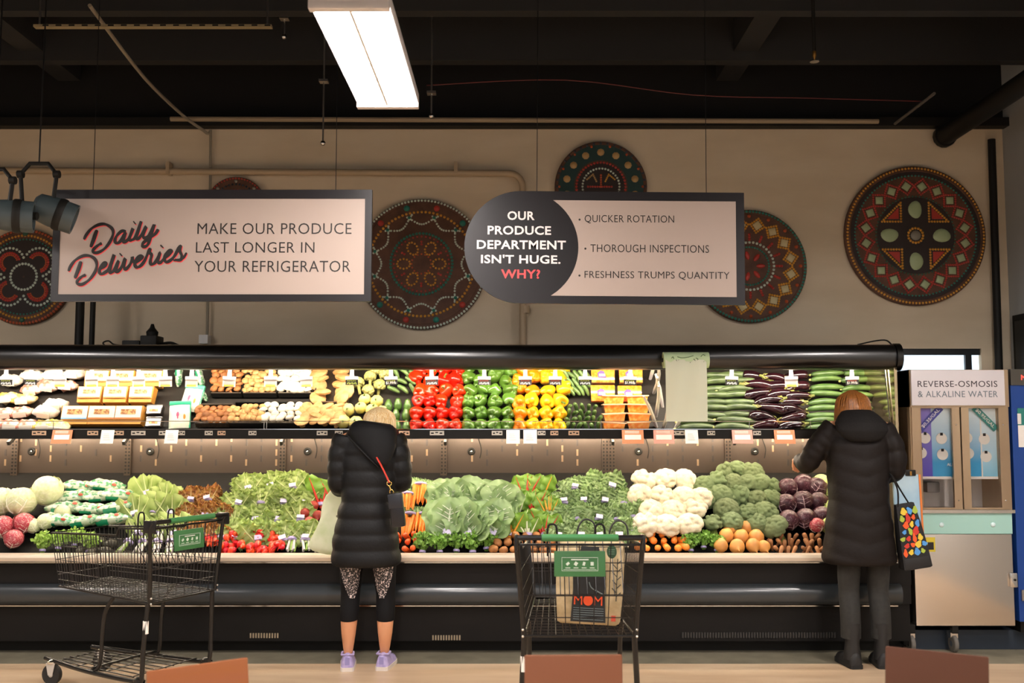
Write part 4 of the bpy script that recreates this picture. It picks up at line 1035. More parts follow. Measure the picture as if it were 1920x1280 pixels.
for i, (px, py, r) in enumerate(((118, 962, .055), (85, 978, .055), (62, 985, .05))):
    cabbage('white_turnip', CABW, px, py, r, 'small white head below the big cabbages, ' + ('highest', 'middle one', 'lowest')[i], 'cabbage', 'small white heads')
for i, (px, py, r) in enumerate(((8, 992, .075), (46, 984, .07), (27, 1012, .062))):
    cabbage('radicchio', RADI, px, py, r, 'red radicchio head on the far left, ' + ('at the edge', 'nearest the cabbages', 'front one')[i], 'radicchio', 'radicchio heads')
# fine herbs
def herb_mesh(seed, m, n=150, R=(.075, .05, .055)):
    r = random.Random(seed); mb = MB()
    for k in range(n):
        d = Vector((r.gauss(0, 1), r.gauss(0, 1) - .4, r.gauss(0, 1) + .2)).normalized(); q = r.uniform(.6, 1)
        c = Vector((d.x * R[0], d.y * R[1], .06 + d.z * R[2])) * 1 * q; c.z += .03 * (1 - q)
        M = Matrix.Translation(c) @ Euler((r.uniform(-1.2, 1.2), r.uniform(-1, 1), r.uniform(0, 6))).to_matrix().to_4x4()
        s = r.uniform(.009, .016)
        mb.add([(0, 0, -s), (s * .8, s * .2, -s * .1), (s * .5, s * .3, s * .6), (0, 0, s), (-s * .5, s * .3, s * .6), (-s * .8, s * .2, -s * .1)], [(0, 1, 2, 3), (0, 3, 4, 5)], 0, M)
    for k in range(8): a = 2 * pi * k / 8; mb.tube([(.01 * math.cos(a), .01 * math.sin(a), -.03), (.012 * math.cos(a), .012 * math.sin(a), .03), (.04 * math.cos(a), .03 * math.sin(a), .07)], .003, 4)
    return mb.mesh('foliage', m, ang=180, weld=False)
M_par = mat('parsley_leaf', '#6c9a38', .5, c2='#93bb58', ns=40, var=.15, tl=.25); M_cil = mat('cilantro_leaf', '#93ba4c', .5, c2='#b0cf68', ns=40, var=.15, tl=.25)
PAR = [herb_mesh(s, M_par) for s in range(3)]; CIL = [herb_mesh(s + 9, M_cil) for s in range(3)]
def herbs(meshes, pts, desc, grp, back=.9, sc=1.0):
    for i, (px, py) in enumerate(pts):
        parts = [('foliage', meshes[i % 3]), ('tie', tie_me, (0, 0, -.012), None, .7)]
        o = inst('herb_bunch', parts, desc + ', ' + nth(i, len(pts)), 'herbs', low(px, py, -.03), (-back * .35, 0, rr(-.3, .3)), sc * rr(.95, 1.1), grp)
        for c in o.children:
            if c.name.startswith('foliage'): c['kind'] = 'stuff'
herbs(CIL, [(78, 1022), (108, 1018), (138, 1012), (165, 1024)], 'bunch of pale green herbs left of the cart', 'herbs left of the cart')
# bagged greens
M_bag = mat('bag_clear', '#c9d4bc', .2, c2='#4f8f62', ns=26, thr=(.46, .58), spec=.7, var=.12); M_bgr = mat('bag_green_print', '#1f8a62', .25, spec=.6); M_bred = mat('bag_red_dot', '#d0604c', .4)
def pillow(L, Wd, H):
    mb = MB(); rings = []
    for i in range(9):
        t = i / 8; x = (t - .5) * L; e = math.sin(pi * min(max(t, .03), .97)) ** .45
        rings.append([(x, Wd / 2 * math.cos(a) * (.75 + .25 * e), H / 2 * math.sin(a) * e * (1 + .12 * math.sin(5 * a + t * 9) + .5 * noise.noise(Vector((t * 7, math.cos(a) * 2.2, math.sin(a) * 2.2))))) for a in [2 * pi * k / 14 for k in range(14)]])
    return mb.loft(rings)
BAGM = pillow(.27, .12, .085).mesh('bagged_greens', M_bag, ang=90)
BAGB = MB()
BAGB.loft([[(x, .0615 * math.cos(a), .0438 * math.sin(a)) for a in [pi * (1.05 + .75 * k / 8) for k in range(9)]] for x in (-.09, .0)], False, closed=False); BAGB = BAGB.mesh('printed_band', M_bgr)
BAGD = MB().ball((.06, -.05, .02), (.018, .006, .014), 8, 5).mesh('red_sticker', M_bred)
BR = [[(110, 972), (160, 975), (208, 972)], [(125, 950), (175, 952), (220, 950)], [(140, 928), (190, 928), (225, 926)], [(150, 910), (200, 908)]]
def f(p, i, n, r_, nr):
    inst('bagged_greens', [(None, BAGM), ('printed_band', BAGB), ('red_sticker', BAGD)], lab('green plastic bag of salad', i, n, r_, nr), 'bagged greens', low(p[0], p[1], -.01 + .0 * r_), (rr(-.3, .3), rr(-.15, .15), rr(-.25, .25)), rr(.9, 1.05), 'bagged salad greens')
rows(BR, f)
def lt(name, leaves, R_, desc, cat, grp, n, spread, back, sc, tagp=.8, off=22, lift=-.03, flat=.35, tw=.5):
    def f(p, i, k, r_, nr): bunch(name, leaves, n, spread, lab(desc, i, k, r_, nr), cat, low(p[0], p[1] + off, lift), back, sc, True, grp, RND.random() < tagp, flat, tw)
    rows(R_, f)
lt('butter_lettuce', ROM, [[(258, 980), (292, 978), (326, 982)], [(252, 945), (284, 938), (318, 942)], [(276, 905), (308, 915)]], 'broad-leaved pale green lettuce', 'lettuce', 'broad-leaved lettuces', 11, .8, .5, .92)
lt('red_leaf_lettuce', RED, [[(352, 985), (386, 985), (412, 990)], [(350, 950), (383, 948), (414, 952)], [(355, 918), (388, 915)]], 'red leaf lettuce', 'lettuce', 'red leaf lettuces', 12, .8, .5, .9)
lt('green_leaf_lettuce', LET, [[(440, 990), (484, 992), (530, 992), (572, 990)], [(438, 958), (478, 956), (520, 956), (562, 955)], [(445, 925), (487, 922), (530, 922), (570, 925)], [(465, 897), (508, 892), (548, 893)]], 'curly green leaf lettuce', 'lettuce', 'curly green lettuces', 14, .95, .5, .98)
# behind the cart: dark avocados, leeks, peppers
rows([[(150, 1026), (172, 1028), (194, 1027)], [(160, 1012), (184, 1012), (205, 1014)]], lambda p, i, n, r_, nr: inst('avocado', [(None, DARK)], lab('dark avocado behind the left cart', i, n, r_, nr), 'avocado', low(p[0], p[1], -.03), (rr(-.4, .4), rr(-.4, .4), rr(0, 3)), .95, 'dark avocados'))
M_leek = mat('leek_white', '#d9d8b8', .5, c2='#b9b0b8', ns=8); M_leekg = mat('leek_green', '#7a9a3e', .5)
def leek(px, py, label, grp):
    parts = []
    for k in range(7):
        a = rr(-.18, .18); mb = None
        parts.append(('stalk', LK[k % 3], (rr(-.03, .03), rr(-.012, .012), 0), lean(a, rr(-.1, .1))))
    parts.append(('tie', tie_me, (0, 0, .05), None, 1.1))
    inst('green_onion_bunch', parts, label, 'green onions', low(px, py, -.02), (-.9, 0, rr(-.4, .4)), 1, grp)
LK = [MB().tube([(0, 0, -.05), (0, 0, 0), (.002 * k, 0, .06), (.008 * (k - 1), 0, .13)], [.007, .009, .008, .005], 7).mesh('stalk', [M_leek, M_leekg][k % 2]) for k in range(3)]
for i, px in enumerate((232, 262, 290, 318)): leek(px, 1022, 'green onion bunch behind the left cart, ' + nth(i, 4), 'green onions behind the cart')
for i, px in enumerate((545, 572, 600)): leek(px, 1018, 'green onion bunch left of the white bag, ' + nth(i, 3), 'green onions by the bag')
# radishes
M_radi = mat('radish_red', '#d8301c', .3, var=.12, hue=.01); RAD = MB().lathe([(0, .018), (.01, .019), (.02, .008), (.021, -.004), (.014, -.017), (.005, -.026), (.0015, -.05)], 12).mesh('radish', M_radi)
def radish(px, py, label):
    parts = [('radish', RAD, (rr(-.05, .05), rr(-.03, .02), rr(-.03, .035)), (rr(-1.5, .3), rr(-.8, .8), 0), rr(.9, 1.15)) for k in range(11)]
    parts += [('leaf', KAL[k % 4], (rr(-.03, .03), .02, 0), lean(rr(-.7, .7), rr(.2, .8)), .55) for k in range(4)]
    inst('radish_bunch', parts, label, 'radishes', low(px, py, -.01), (-.4, 0, 0), 1, 'radish bunches')
RR_ = [[(428, 1024), (460, 1026), (492, 1026), (516, 1024)], [(400, 1010), (440, 1006), (474, 1002), (506, 1006)]]
rows(RR_, lambda p, i, n, r_, nr: radish(p[0], p[1], lab('bunch of red radishes', i, n, r_, nr)))
M_beet = mat('beet_red', '#8c2420', .5, var=.15, c2='#a8382a', ns=20)
BEET = MB().lathe([(.008, .036), (.022, .032), (.036, .012), (.037, -.008), (.025, -.028), (.006, -.042), (.002, -.07)], 14).mesh('beet', M_beet, ang=70)
for i, (px, py) in enumerate(((572, 962), (588, 948), (596, 966), (580, 978))): inst('beet', [(None, BEET)], 'red beet beside the white bag, ' + ('left', 'top', 'right', 'bottom')[i] + ' one', 'beet', low(px, py, .0), (rr(-1, 0), rr(-.5, .5), 0), 1, 'red beets')
CHL = CHA['r'] + CHA['y'] + CHA['w']
for i, (px, py) in enumerate(((602, 948), (626, 945))): bunch('chard_bunch', CHA['r'], 7, .5, 'red-stemmed chard left of the blonde woman, ' + ('left', 'right') [i] + ' bunch', 'chard', low(px, py, -.03), .35, 1.15, True, 'chard by the blonde woman')
# carrots
M_car = mat('carrot_orange', '#f08a1c', .45, c2='#e2741a', ns=30, var=.1, stretch=(1, 1, 4)); M_car2 = mat('carrot_deep', '#e0581a', .45, var=.12)
CAR = MB().lathe([(0, .012), (.008, .01), (.013, .0), (.0125, -.04), (.01, -.09), (.006, -.14), (.001, -.165)], 9).mesh('carrot', M_car, ang=60)
FAT = MB().lathe([(0, .012), (.012, .012), (.02, .0), (.019, -.04), (.015, -.09), (.007, -.125), (.002, -.135)], 10).mesh('carrot', M_car2, ang=60)
FATO = MB().lathe([(0, .012), (.012, .012), (.021, .0), (.019, -.04), (.015, -.08), (.007, -.11), (.002, -.12)], 10).mesh('carrot', mat('carrot_light', '#ee8c30', .45, var=.12), ang=60)
def carrots(px, py, label):
    parts = []
    for k in range(8): parts.append(('carrot', CAR, (-.045 + .013 * k + rr(-.004, .004), rr(-.015, .015), rr(-.015, .015)), lean((k - 3.5) * .02, rr(-.08, .08))))
    parts += [('leaf', KAL[k % 4], (-.03 + .02 * k, 0, .0), lean(-.5 + .28 * k, .3), .7) for k in range(4)]
    parts.append(('tie', tie_me, (0, 0, .012), None, (1.6, .9, .8)))
    inst('carrot_bunch', parts, label, 'carrots', low(px, py, .01), (-.75, 0, rr(-.15, .15)), 1, 'carrot bunches')
rows([[(768, 968), (796, 968), (822, 972)], [(764, 930), (788, 912), (812, 916)]], lambda p, i, n, r_, nr: carrots(p[0], p[1], lab('orange carrot bunch', i, n, r_, nr)))
FC = [[(742, 1026), (758, 1028), (774, 1027)], [(746, 1014), (764, 1016), (780, 1012)], [(744, 1002), (760, 1003), (776, 1000)]]
rows(FC, lambda p, i, n, r_, nr: inst('carrot', [(None, FAT)], lab('loose thick red-orange carrot', i, n, r_, nr), 'carrot', low(p[0], p[1], .0), (rr(1.0, 1.7), rr(-.7, .7), 0), 1, 'loose red-orange carrots'))
herbs(PAR, [(792, 1024), (824, 1024), (856, 1022), (886, 1024), (912, 1018)], 'dark parsley bunch in the middle front row', 'parsley in the middle', sc=1.05)
lt('collard_bunch', COLL, [[(838, 985), (880, 988), (922, 985)], [(832, 940), (872, 935), (912, 940), (940, 950)]], 'bunch of broad pale collard leaves', 'collards', 'collard bunches', 5, .42, .32, 1.08, .9, 24, -.01, .16, .12)
def ch(p, i, n, r_, nr):
    c = 'ywr'[(i + r_) % 3]; bunch('chard_bunch', CHA[c], 7, .55, lab('rainbow chard bunch beside the collards', i, n, r_, nr), 'chard', low(p[0], p[1] + 20, -.02), .35, 1.0, True, 'rainbow chard', False, .3)
rows([[(955, 985), (990, 985), (1022, 985)], [(970, 945), (1002, 940), (1030, 948)], [(985, 915), (1012, 918)]], ch)
lt('kale_bunch', KAL, [[(1050, 992), (1088, 992), (1126, 992), (1162, 992), (1190, 985)], [(1048, 960), (1086, 958), (1122, 958), (1158, 958), (1188, 955)], [(1058, 928), (1096, 925), (1134, 925), (1170, 928)], [(1078, 900), (1112, 896), (1146, 900)]], 'curly kale bunch behind the cart bag', 'kale', 'curly kale bunches', 19, 1.1, .45, 1.0, .5, 18, -.02, .4)
# potatoes
M_pot = mat('potato_brown', '#a9703c', .65, c2='#8c5628', ns=25, var=.15, bump=.1)
POT = [MB().ball((0, 0, 0), (.036, .028, .026), 14, 9, fn=lambda d, s=s: 1 + .12 * noise.noise(d * 1.7 + Vector((s * 3.1, 0, 0)))).mesh('potato', M_pot, ang=90) for s in range(3)]
PR = [[(925, 1028), (944, 1030), (963, 1029), (982, 1030), (1001, 1029), (1020, 1030), (1039, 1029)], [(933, 1016), (952, 1015), (972, 1016), (992, 1015), (1012, 1016), (1032, 1015)], [(945, 1003), (966, 1002), (986, 1003), (1006, 1002), (1026, 1003)]]
rows(PR, lambda p, i, n, r_, nr: inst('potato', [(None, POT[(i + r_) % 3])], lab('brown potato beside the middle cart', i, n, r_, nr), 'potato', low(p[0], p[1], -.005), (rr(-.4, .4), rr(-.5, .5), rr(0, 3)), rr(.9, 1.1), 'brown potatoes'))
# cauliflower and broccoli
M_cau = mat('cauliflower_curd', '#efe6cf', .6, c2='#dccda4', ns=22, bump=.5, bs=90, var=.05); M_cl = mat('cauliflower_leaf', '#c3cf8a', .5)
M_bro = mat('broccoli_crown', '#667a4c', .7, c2='#8a9c6c', ns=40, bump=.8, bs=60, var=.14, hue=.01); M_bst = mat('broccoli_stalk', '#9cb05a', .5)
CAU = [MB().ball((0, 0, 0), (1, 1, .8), 60, 38, fn=lumpy(46, s, .26, .34)).mesh('cauliflower', M_cau, ang=180) for s in range(3)]
CLF = leaf_mesh('leaf', M_cl, mat('cauliflower_rib', '#e3e6c4', .5), 1.1, .42, .05, 2, -.5, .6, 77, .6, rib=.05)
BRO = [MB().ball((0, 0, 0), (1, 1, .8), 64, 40, fn=lumpy(80, s + 20, .3, .27)).mesh('broccoli', M_bro, ang=180) for s in range(4)]
BST = MB().tube([(0, 0, -.2), (0, 0, -.8), (.05, 0, -1.5)], [.55, .34, .36], 9).mesh('stalk', M_bst)
CR = [[(1210, 990), (1250, 992), (1292, 990)], [(1222, 965), (1262, 964), (1302, 962)], [(1200, 935), (1240, 937), (1280, 938), (1312, 942)], [(1208, 908), (1246, 905), (1284, 906)]]
rows(CR, lambda p, i, n, r_, nr: inst('cauliflower', [(None, CAU[(i + r_) % 3])] + [('leaf', CLF, (.3 * math.cos(a), .3 * math.sin(a), -.75), (lean(0, -.75, 0).to_matrix().to_4x4() if 0 else Euler((.95, 0, a - pi / 2)))) for a in (0.3, 1.9, 3.5, 5.1)], lab('white cauliflower head', i, n, r_, nr), 'cauliflower', low(p[0], p[1], .03), (rr(.35, .9), rr(-.4, .4), rr(-.3, .3)), .09 * rr(.92, 1.06), 'cauliflower heads'))
BRR = [[(1335, 985), (1372, 982), (1420, 984), (1452, 992)], [(1362, 960), (1402, 966), (1436, 966)], [(1322, 938), (1350, 932), (1388, 932), (1422, 942), (1448, 940)], [(1318, 915), (1342, 906), (1372, 910), (1398, 912), (1424, 912), (1446, 916)], [(1358, 888), (1384, 884), (1410, 891)]]
rows(BRR, lambda p, i, n, r_, nr: inst('broccoli', [(None, BRO[(i + r_) % 4]), ('stalk', BST)], lab('green broccoli crown', i, n, r_, nr), 'broccoli', low(p[0], p[1], .02), (rr(.3, .9), rr(-.5, .5), rr(-1, 1)), .078 * rr(.88, 1.1), 'broccoli crowns'))
# orange roots, herbs, rutabagas, cabbages, parsnips on the right
OC = [[(1195, 1026), (1214, 1028), (1233, 1027), (1252, 1028), (1271, 1027), (1288, 1026)], [(1188, 1012), (1207, 1013), (1226, 1014), (1245, 1013), (1264, 1014), (1283, 1012)], [(1184, 999), (1203, 1000), (1222, 1001), (1241, 1001), (1259, 1002)]]
rows(OC, lambda p, i, n, r_, nr: inst('carrot', [(None, FATO)], lab('thick light orange carrot under the cauliflower', i, n, r_, nr), 'carrot', low(p[0], p[1], .0), (rr(1.0, 1.9), rr(-.6, .6), rr(-.5, .5)), rr(1, 1.25), 'light orange carrots'))
herbs(PAR, [(1296, 1022), (1320, 1016), (1345, 1022)], 'parsley bunch between orange carrots and rutabagas', 'parsley on the right', sc=.9)
M_rut = mat('rutabaga_yellow', '#dca04c', .5, c2='#c98a48', ns=5, var=.1)
RUT = MB().lathe([(.008, .055), (.02, .05), (.045, .03), (.055, 0), (.048, -.028), (.025, -.048), (.006, -.06), (.002, -.085)], 16, lob=lambda a, z: 1 + .03 * math.sin(3 * a)).mesh('rutabaga', M_rut, ang=70)
rows([[(1352, 1022), (1382, 1024), (1412, 1022), (1432, 1024)], [(1362, 1004), (1390, 1006), (1418, 1006)], [(1370, 990), (1400, 988)]], lambda p, i, n, r_, nr: inst('rutabaga', [(None, RUT)], lab('yellow-orange rutabaga', i, n, r_, nr), 'rutabaga', low(p[0], p[1], .0), (rr(-1.4, .9), rr(-.6, .6), 0), rr(.8, 1), 'rutabagas'))
KR = [[(1478, 978), (1510, 976), (1540, 972)], [(1474, 948), (1504, 944), (1534, 944)], [(1476, 918), (1506, 912), (1530, 918)]]
rows(KR, lambda p, i, n, r_, nr: cabbage('red_cabbage', CABR, p[0], p[1], .075 * rr(.9, 1.06), lab('dark red cabbage', i, n, r_, nr), 'cabbage', 'red cabbages', .02))
cabbage('radicchio', RADI, 1530, 990, .05, 'bright magenta radicchio below the red cabbages', 'radicchio', None, .03)
for i, (px, py) in enumerate(((1540, 908), (1562, 925), (1560, 955), (1556, 985))): cabbage('green_cabbage', CABG, px, py, .068, 'pale green cabbage beside the right-hand woman, ' + ('highest', 'second highest', 'second lowest', 'lowest')[i], 'cabbage', 'green cabbages', .01)
M_psn = mat('brown_root', '#8f5a34', .65, c2='#b07a4c', ns=30, var=.2)
PSN = [MB().lathe([(0, .012), (.01, .01), (.015, .0), (.012, -.04), (.008, -.09), (.003, -.13)], 9, lob=lambda a, z: 1 + .06 * math.sin(2 * a + z * 60)).mesh('brown_root', M_psn, ang=70)]
BRW = [[(1440 + 13 * k, 1026) for k in range(9)], [(1445 + 13 * k, 1014 - (k % 2) * 2) for k in range(8)], [(1452 + 14 * k, 1002) for k in range(7)]]
rows(BRW, lambda p, i, n, r_, nr: inst('root_vegetable', [(None, PSN[0])], lab('thin brown root under the red cabbages', i, n, r_, nr), 'root vegetable', low(p[0], p[1], .0), (rr(-.5, .8), rr(-.9, .9), 0), rr(.85, 1.1), 'thin brown roots'))

# ------------------------------------------------------------------ upper shelf
def pep(x0, x1, cols, nrows=6):
    return
def pepper_block(col, x0, n, rws, desc):
    R_ = [[(x0 + 24.5 * k + (4 if r_ % 2 and r_ > 1 else 0), y) for k in range(n)] for r_, y in enumerate(rws)]
    def f(p, i, n_, r_, nr):
        c = col if not callable(col) else col(i, r_)
        rot = (-pi / 2 + rr(-.2, .25), rr(-.2, .2), rr(-.25, .25)) if r_ < 2 else ((1 if RND.random() < .25 else -1) * (pi / 2 + rr(-.9, .5)), rr(-.7, .7), rr(-1, 1))
        inst('bell_pepper', [(None, PEP[c][RND.randrange(3)]), ('stem', stem_me)], lab(c + ' bell pepper', i, n_, r_, nr), 'bell pepper', upp(p[0] + (rr(-4, 4) if r_ > 1 else 0), p[1] + (rr(-4, 4) if r_ > 1 else 0), -.004 + (rr(-.004, .012) if r_ > 1 else 0)), rot, 1.02 * rr(.94, 1.08), c + ' bell peppers')
    rows(R_, f)
YR = (797, 774, 752, 731, 711, 692)
pepper_block('red', 781, 4, YR, '')
pepper_block('green', 878, 4, YR, '')
pepper_block(lambda i, r_: 'orange' if (i < 2 and (r_ > 2 or i == 0)) else 'yellow', 975, 4, YR, '')
# squash-like pale globes, artichokes, avocados
M_pty = mat('pale_squash', '#dfd08c', .4, c2='#cfc05a', ns=8, var=.1)
PTY = MB().lathe([(.008, .04), (.02, .036), (.042, .018), (.05, -.004), (.042, -.026), (.02, -.038), (0, -.04)], 20, lob=lambda a, z: 1 + .05 * math.cos(8 * a)).mesh('pale_squash', M_pty, ang=70)
SQ = [[(643, 790), (667, 792), (692, 792), (714, 794)], [(652, 768), (676, 764), (698, 768), (716, 772)], [(684, 748), (706, 752)]]
rows(SQ, lambda p, i, n, r_, nr: inst('pale_squash', [(None, PTY), ('stem', stem_me)], lab('pale yellow squash above the blonde woman', i, n, r_, nr), 'squash', upp(p[0], p[1], 0), (rr(.4, 1.6), rr(-.4, .4), 0), rr(.9, 1.05), 'pale yellow squash'))
M_art = mat('artichoke_leaf', '#a3a24e', .5, c2='#c3bb78', ns=12, var=.12)
def arti_mesh():
    mb = MB(); r = random.Random(4)
    for ring in range(5):
        for k in range(8):
            a = 2 * pi * (k + .5 * ring) / 8; th = 1.9 - ring * .4
            c = Vector((math.sin(th) * math.cos(a), math.sin(th) * math.sin(a), math.cos(th))) * .036
            M = Matrix.Translation(c) @ Vector(c).to_track_quat('Z', 'Y').to_matrix().to_4x4()
            mb.ball((0, 0, 0), (.016, .016, .012), 6, 4, M=M)
    mb.ball((0, 0, 0), .036, 10, 7)
    return mb.mesh('artichoke', M_art, ang=60)
ART = arti_mesh(); ASTK = MB().tube([(0, 0, -.03), (.004, 0, -.1)], [.012, .01], 7).mesh('stalk', mat('artichoke_stalk', '#c2bb6a', .5))
for i, (px, py) in enumerate(((672, 718), (694, 706), (712, 722), (690, 732), (722, 702), (706, 694))):
    o = inst('artichoke', [(None, ART), ('stalk', ASTK)], 'pale green artichoke, number %s from the top left of its cluster' % ORD[i], 'artichoke', upp(px, py, .0), (rr(-.6, .3), rr(-.5, .5), 0), 1, 'artichokes')
    o['label'] = 'pale green artichoke on its stalk, ' + ('left end', 'upper middle', 'lower right', 'lowest', 'upper right', 'topmost')[i]
AR = [[(726, 795), (744, 797), (762, 797)], [(724, 775), (742, 776), (761, 775)], [(728, 758), (746, 756), (764, 758)]]
rows(AR, lambda p, i, n, r_, nr: inst('avocado', [(None, AVO)], lab('green avocado left of the red peppers', i, n, r_, nr), 'avocado', upp(p[0], p[1], -.01), (0, pi / 2 + rr(-.2, .2), pi / 2 + rr(-.3, .3)), .85, 'green avocados'))
AR = [[(738, 730), (756, 729), (774, 729)], [(734, 714), (752, 714), (770, 713)], [(742, 698), (760, 698), (778, 700)]]
rows(AR, lambda p, i, n, r_, nr: inst('green_chili', [(None, MINI[i % 2])], lab('dark green chili', i, n, r_, nr), 'chili', upp(p[0], p[1], 0), (rr(-.3, .3), rr(.3, 1.1), rr(-.3, .3)), 1.05, 'dark green chilis'))
# mini cucumbers
R_ = [[(1062 + 12 * k, 798) for k in range(6)], [(1064 + 12 * k, 786) for k in range(6)], [(1066 + 12 * k, 774) for k in range(5)], [(1068 + 12 * k, 762) for k in range(5)]]
rows(R_, lambda p, i, n, r_, nr: inst('mini_cucumber', [(None, MINI[i % 2])], lab('small green cucumber in the low pile', i, n, r_, nr), 'cucumber', upp(p[0], p[1], -.005), (rr(-.2, .2), rr(.2, .9), pi / 2 + rr(-.5, .5)), rr(.9, 1.05), 'small cucumbers'))
R_ = [[(1060 + 10 * k, 732) for k in range(5)], [(1060 + 10 * k, 718) for k in range(5)], [(1062 + 10 * k, 704) for k in range(5)]]
rows(R_, lambda p, i, n, r_, nr: inst('mini_cucumber', [(None, MINI[i % 2])], lab('small cucumber in the raised tray', i, n, r_, nr), 'cucumber', upp(p[0], p[1], 0), (rr(-.2, .2), rr(.7, 1.2), rr(-.5, .5)), rr(.9, 1.05), 'raised small cucumbers'))
# zucchini, eggplant, cucumbers
ZR = [[(1340 - 35, 799), (1378, 799)], [(1306, 789), (1380, 788)], [(1336, 777), (1385, 776)], [(1336, 765), (1384, 764)], [(1340, 753), (1384, 752)], [(1345, 741), (1382, 740)], [(1345, 728), (1380, 727)], [(1348, 715), (1384, 714)], [(1350, 702), (1385, 701)]]
rows(ZR, lambda p, i, n, r_, nr: inst('zucchini', [(None, ZUC[(i + r_) % 3]), ('stem', zend)], lab('green zucchini beside the bag roll', i, n, r_, nr), 'zucchini', upp(p[0], p[1], -.01 + .012 * (r_ % 2)), (rr(-.4, .4), rr(-.06, .06), rr(-.12, .12)), rr(.92, 1.05), 'zucchini'))
ER = [[(1432, 797), (1482, 799)], [(1430, 782), (1485, 784)], [(1448, 766), (1490, 770)], [(1440, 752), (1482, 755)], [(1420, 738), (1462, 740), (1496, 742)], [(1422, 722), (1460, 724), (1494, 726)], [(1418, 706), (1452, 708), (1490, 705)]]
rows(ER, lambda p, i, n, r_, nr: inst('eggplant', [(None, EGG[(i + r_) % 2]), ('calyx', cal)], lab('dark purple eggplant', i, n, r_, nr), 'eggplant', upp(p[0], p[1], .0), (rr(-.6, .6), rr(-.2, .2), (pi if RND.random() < .45 else 0) + rr(-.3, .3)), rr(.9, 1.08), 'eggplants'))
CRR = [[(1540, 800), (1610, 799)], [(1542, 789), (1605, 787)], [(1544, 777), (1606, 775)], [(1545, 765), (1602, 763)], [(1548, 752), (1600, 752)], [(1550, 738), (1604, 740)], [(1552, 724), (1610, 726)], [(1550, 710), (1608, 712)], [(1552, 698), (1612, 698)]]
rows(CRR, lambda p, i, n, r_, nr: inst('cucumber', [(None, CUC[(i + r_) % 3]), ('stem', cend)], lab('long green cucumber right of the eggplants', i, n, r_, nr), 'cucumber', upp(p[0], p[1], -.01 + .012 * (r_ % 2)), (rr(-.4, .4), rr(-.06, .06), rr(-.1, .1)), rr(.92, 1.02), 'long cucumbers'))
# white leek roots beside the bag roll
for i, (px, py) in enumerate(((1222, 700), (1234, 712), (1228, 730), (1240, 748), (1232, 768), (1226, 786), (1246, 795), (1270, 797))):
    inst('leek', [(None, LK[0])], 'pale leek beside the bag roll, ' + nth(i, 8).replace('left', 'top').replace('right', 'bottom').replace('topmost', 'topmost'), 'leek', upp(px, py, 0), (rr(.4, 1.2), rr(-.3, .6), rr(-.4, .4)), 1.6, 'pale leeks')
# mushrooms in black trays
M_tray = mat('tray_black', '#1a1816', .35); M_wick = mat('tray_wicker', '#4a3a28', .6, c2='#2e241a', ns=80)
def tray(px0, px1, py0, py1, name, label, m=M_tray, depth=.04):
    a = upp(px0, py1, -.03); b = upp(px1, py1, -.03); L = (upp((px0 + px1) / 2, py0, 0) - upp((px0 + px1) / 2, py1, 0)).length
    o = thing(name, label, 'tray', a); o.rotation_euler = (math.atan2(UD.z, UD.y), 0, 0)
    wd = b.x - a.x
    MB().b2(0, wd, 0, L, -.012, -.004).build('tray_base', m, o)
    for x in (0, wd): MB().b2(x - .005, x + .005, 0, L, -.012, depth).build('tray_side', m, o)
    MB().b2(0, wd, -.006, .004, -.012, depth * .8).build('tray_front', m, o); MB().b2(0, wd, L - .004, L + .006, -.012, depth).build('tray_back', m, o)
    MB().tube([(0, -.002, depth * .8), (wd, -.002, depth * .8)], .004, 6).build('tray_rim', M_steel, o)
def heap(px0, px1, py0, py1, stepx, stepy, me, name, desc, cat, grp, lift=.0, sc=1.0, upright=False):
    R_ = []; y = py1
    while y >= py0:
        k = max(1, int((px1 - px0) / stepx)); off = (len(R_) % 2) * stepx * .4
        R_.append([(px0 + off + (px1 - px0 - stepx * .4) * j / max(1, k - 1), y) for j in range(k)]); y -= stepy
    def f(p, i, n, r_, nr):
        rot = (rr(.1, 1.1), rr(-.5, .5), rr(-.5, .5)) if not upright else (rr(.2, .6), rr(-.2, .2), 0)
        inst(name, [(None, me)], lab(desc, i, n, r_, nr), cat, upp(p[0] + rr(-2, 2), p[1] + rr(-2, 2), lift + rr(-.004, .01)), rot, sc * 1.32 * rr(.88, 1.1), grp)
    rows(R_, f)
tray(396, 452, 690, 736, 'mushroom_tray', 'raised black tray of brown mushrooms'); heap(402, 448, 694, 730, 10.5, 8.5, MUB, 'mushroom', 'brown mushroom in the raised tray', 'mushroom', 'brown mushrooms upstairs')
tray(456, 518, 690, 736, 'mushroom_tray', 'raised black tray of small tan mushrooms'); heap(461, 515, 693, 731, 9, 8, MUT, 'mushroom', 'small tan mushroom in the raised tray', 'mushroom', 'tan mushrooms upstairs')
tray(522, 586, 690, 736, 'mushroom_tray', 'raised black tray of white mushrooms'); heap(527, 582, 694, 731, 11, 9, MUW, 'mushroom', 'white mushroom in the raised tray', 'mushroom', 'white mushrooms upstairs')
tray(588, 650, 690, 756, 'mushroom_tray', 'wicker tray of big portobello mushrooms', M_wick, .06); heap(596, 648, 697, 750, 20, 12, MUP, 'portobello_mushroom', 'big flat portobello mushroom', 'mushroom', 'big portobellos', .012, .95)
tray(366, 428, 760, 792, 'mushroom_tray', 'front black tray of brown mushrooms', M_wick); heap(371, 426, 766, 788, 10, 7, MUB, 'mushroom', 'brown mushroom in the front tray', 'mushroom', 'brown mushrooms in front', .006)
tray(430, 492, 756, 792, 'mushroom_tray', 'front black tray of tan mushrooms'); heap(433, 492, 762, 788, 9, 7, MUT, 'mushroom', 'small tan mushroom in the front tray', 'mushroom', 'tan mushrooms in front', .012)
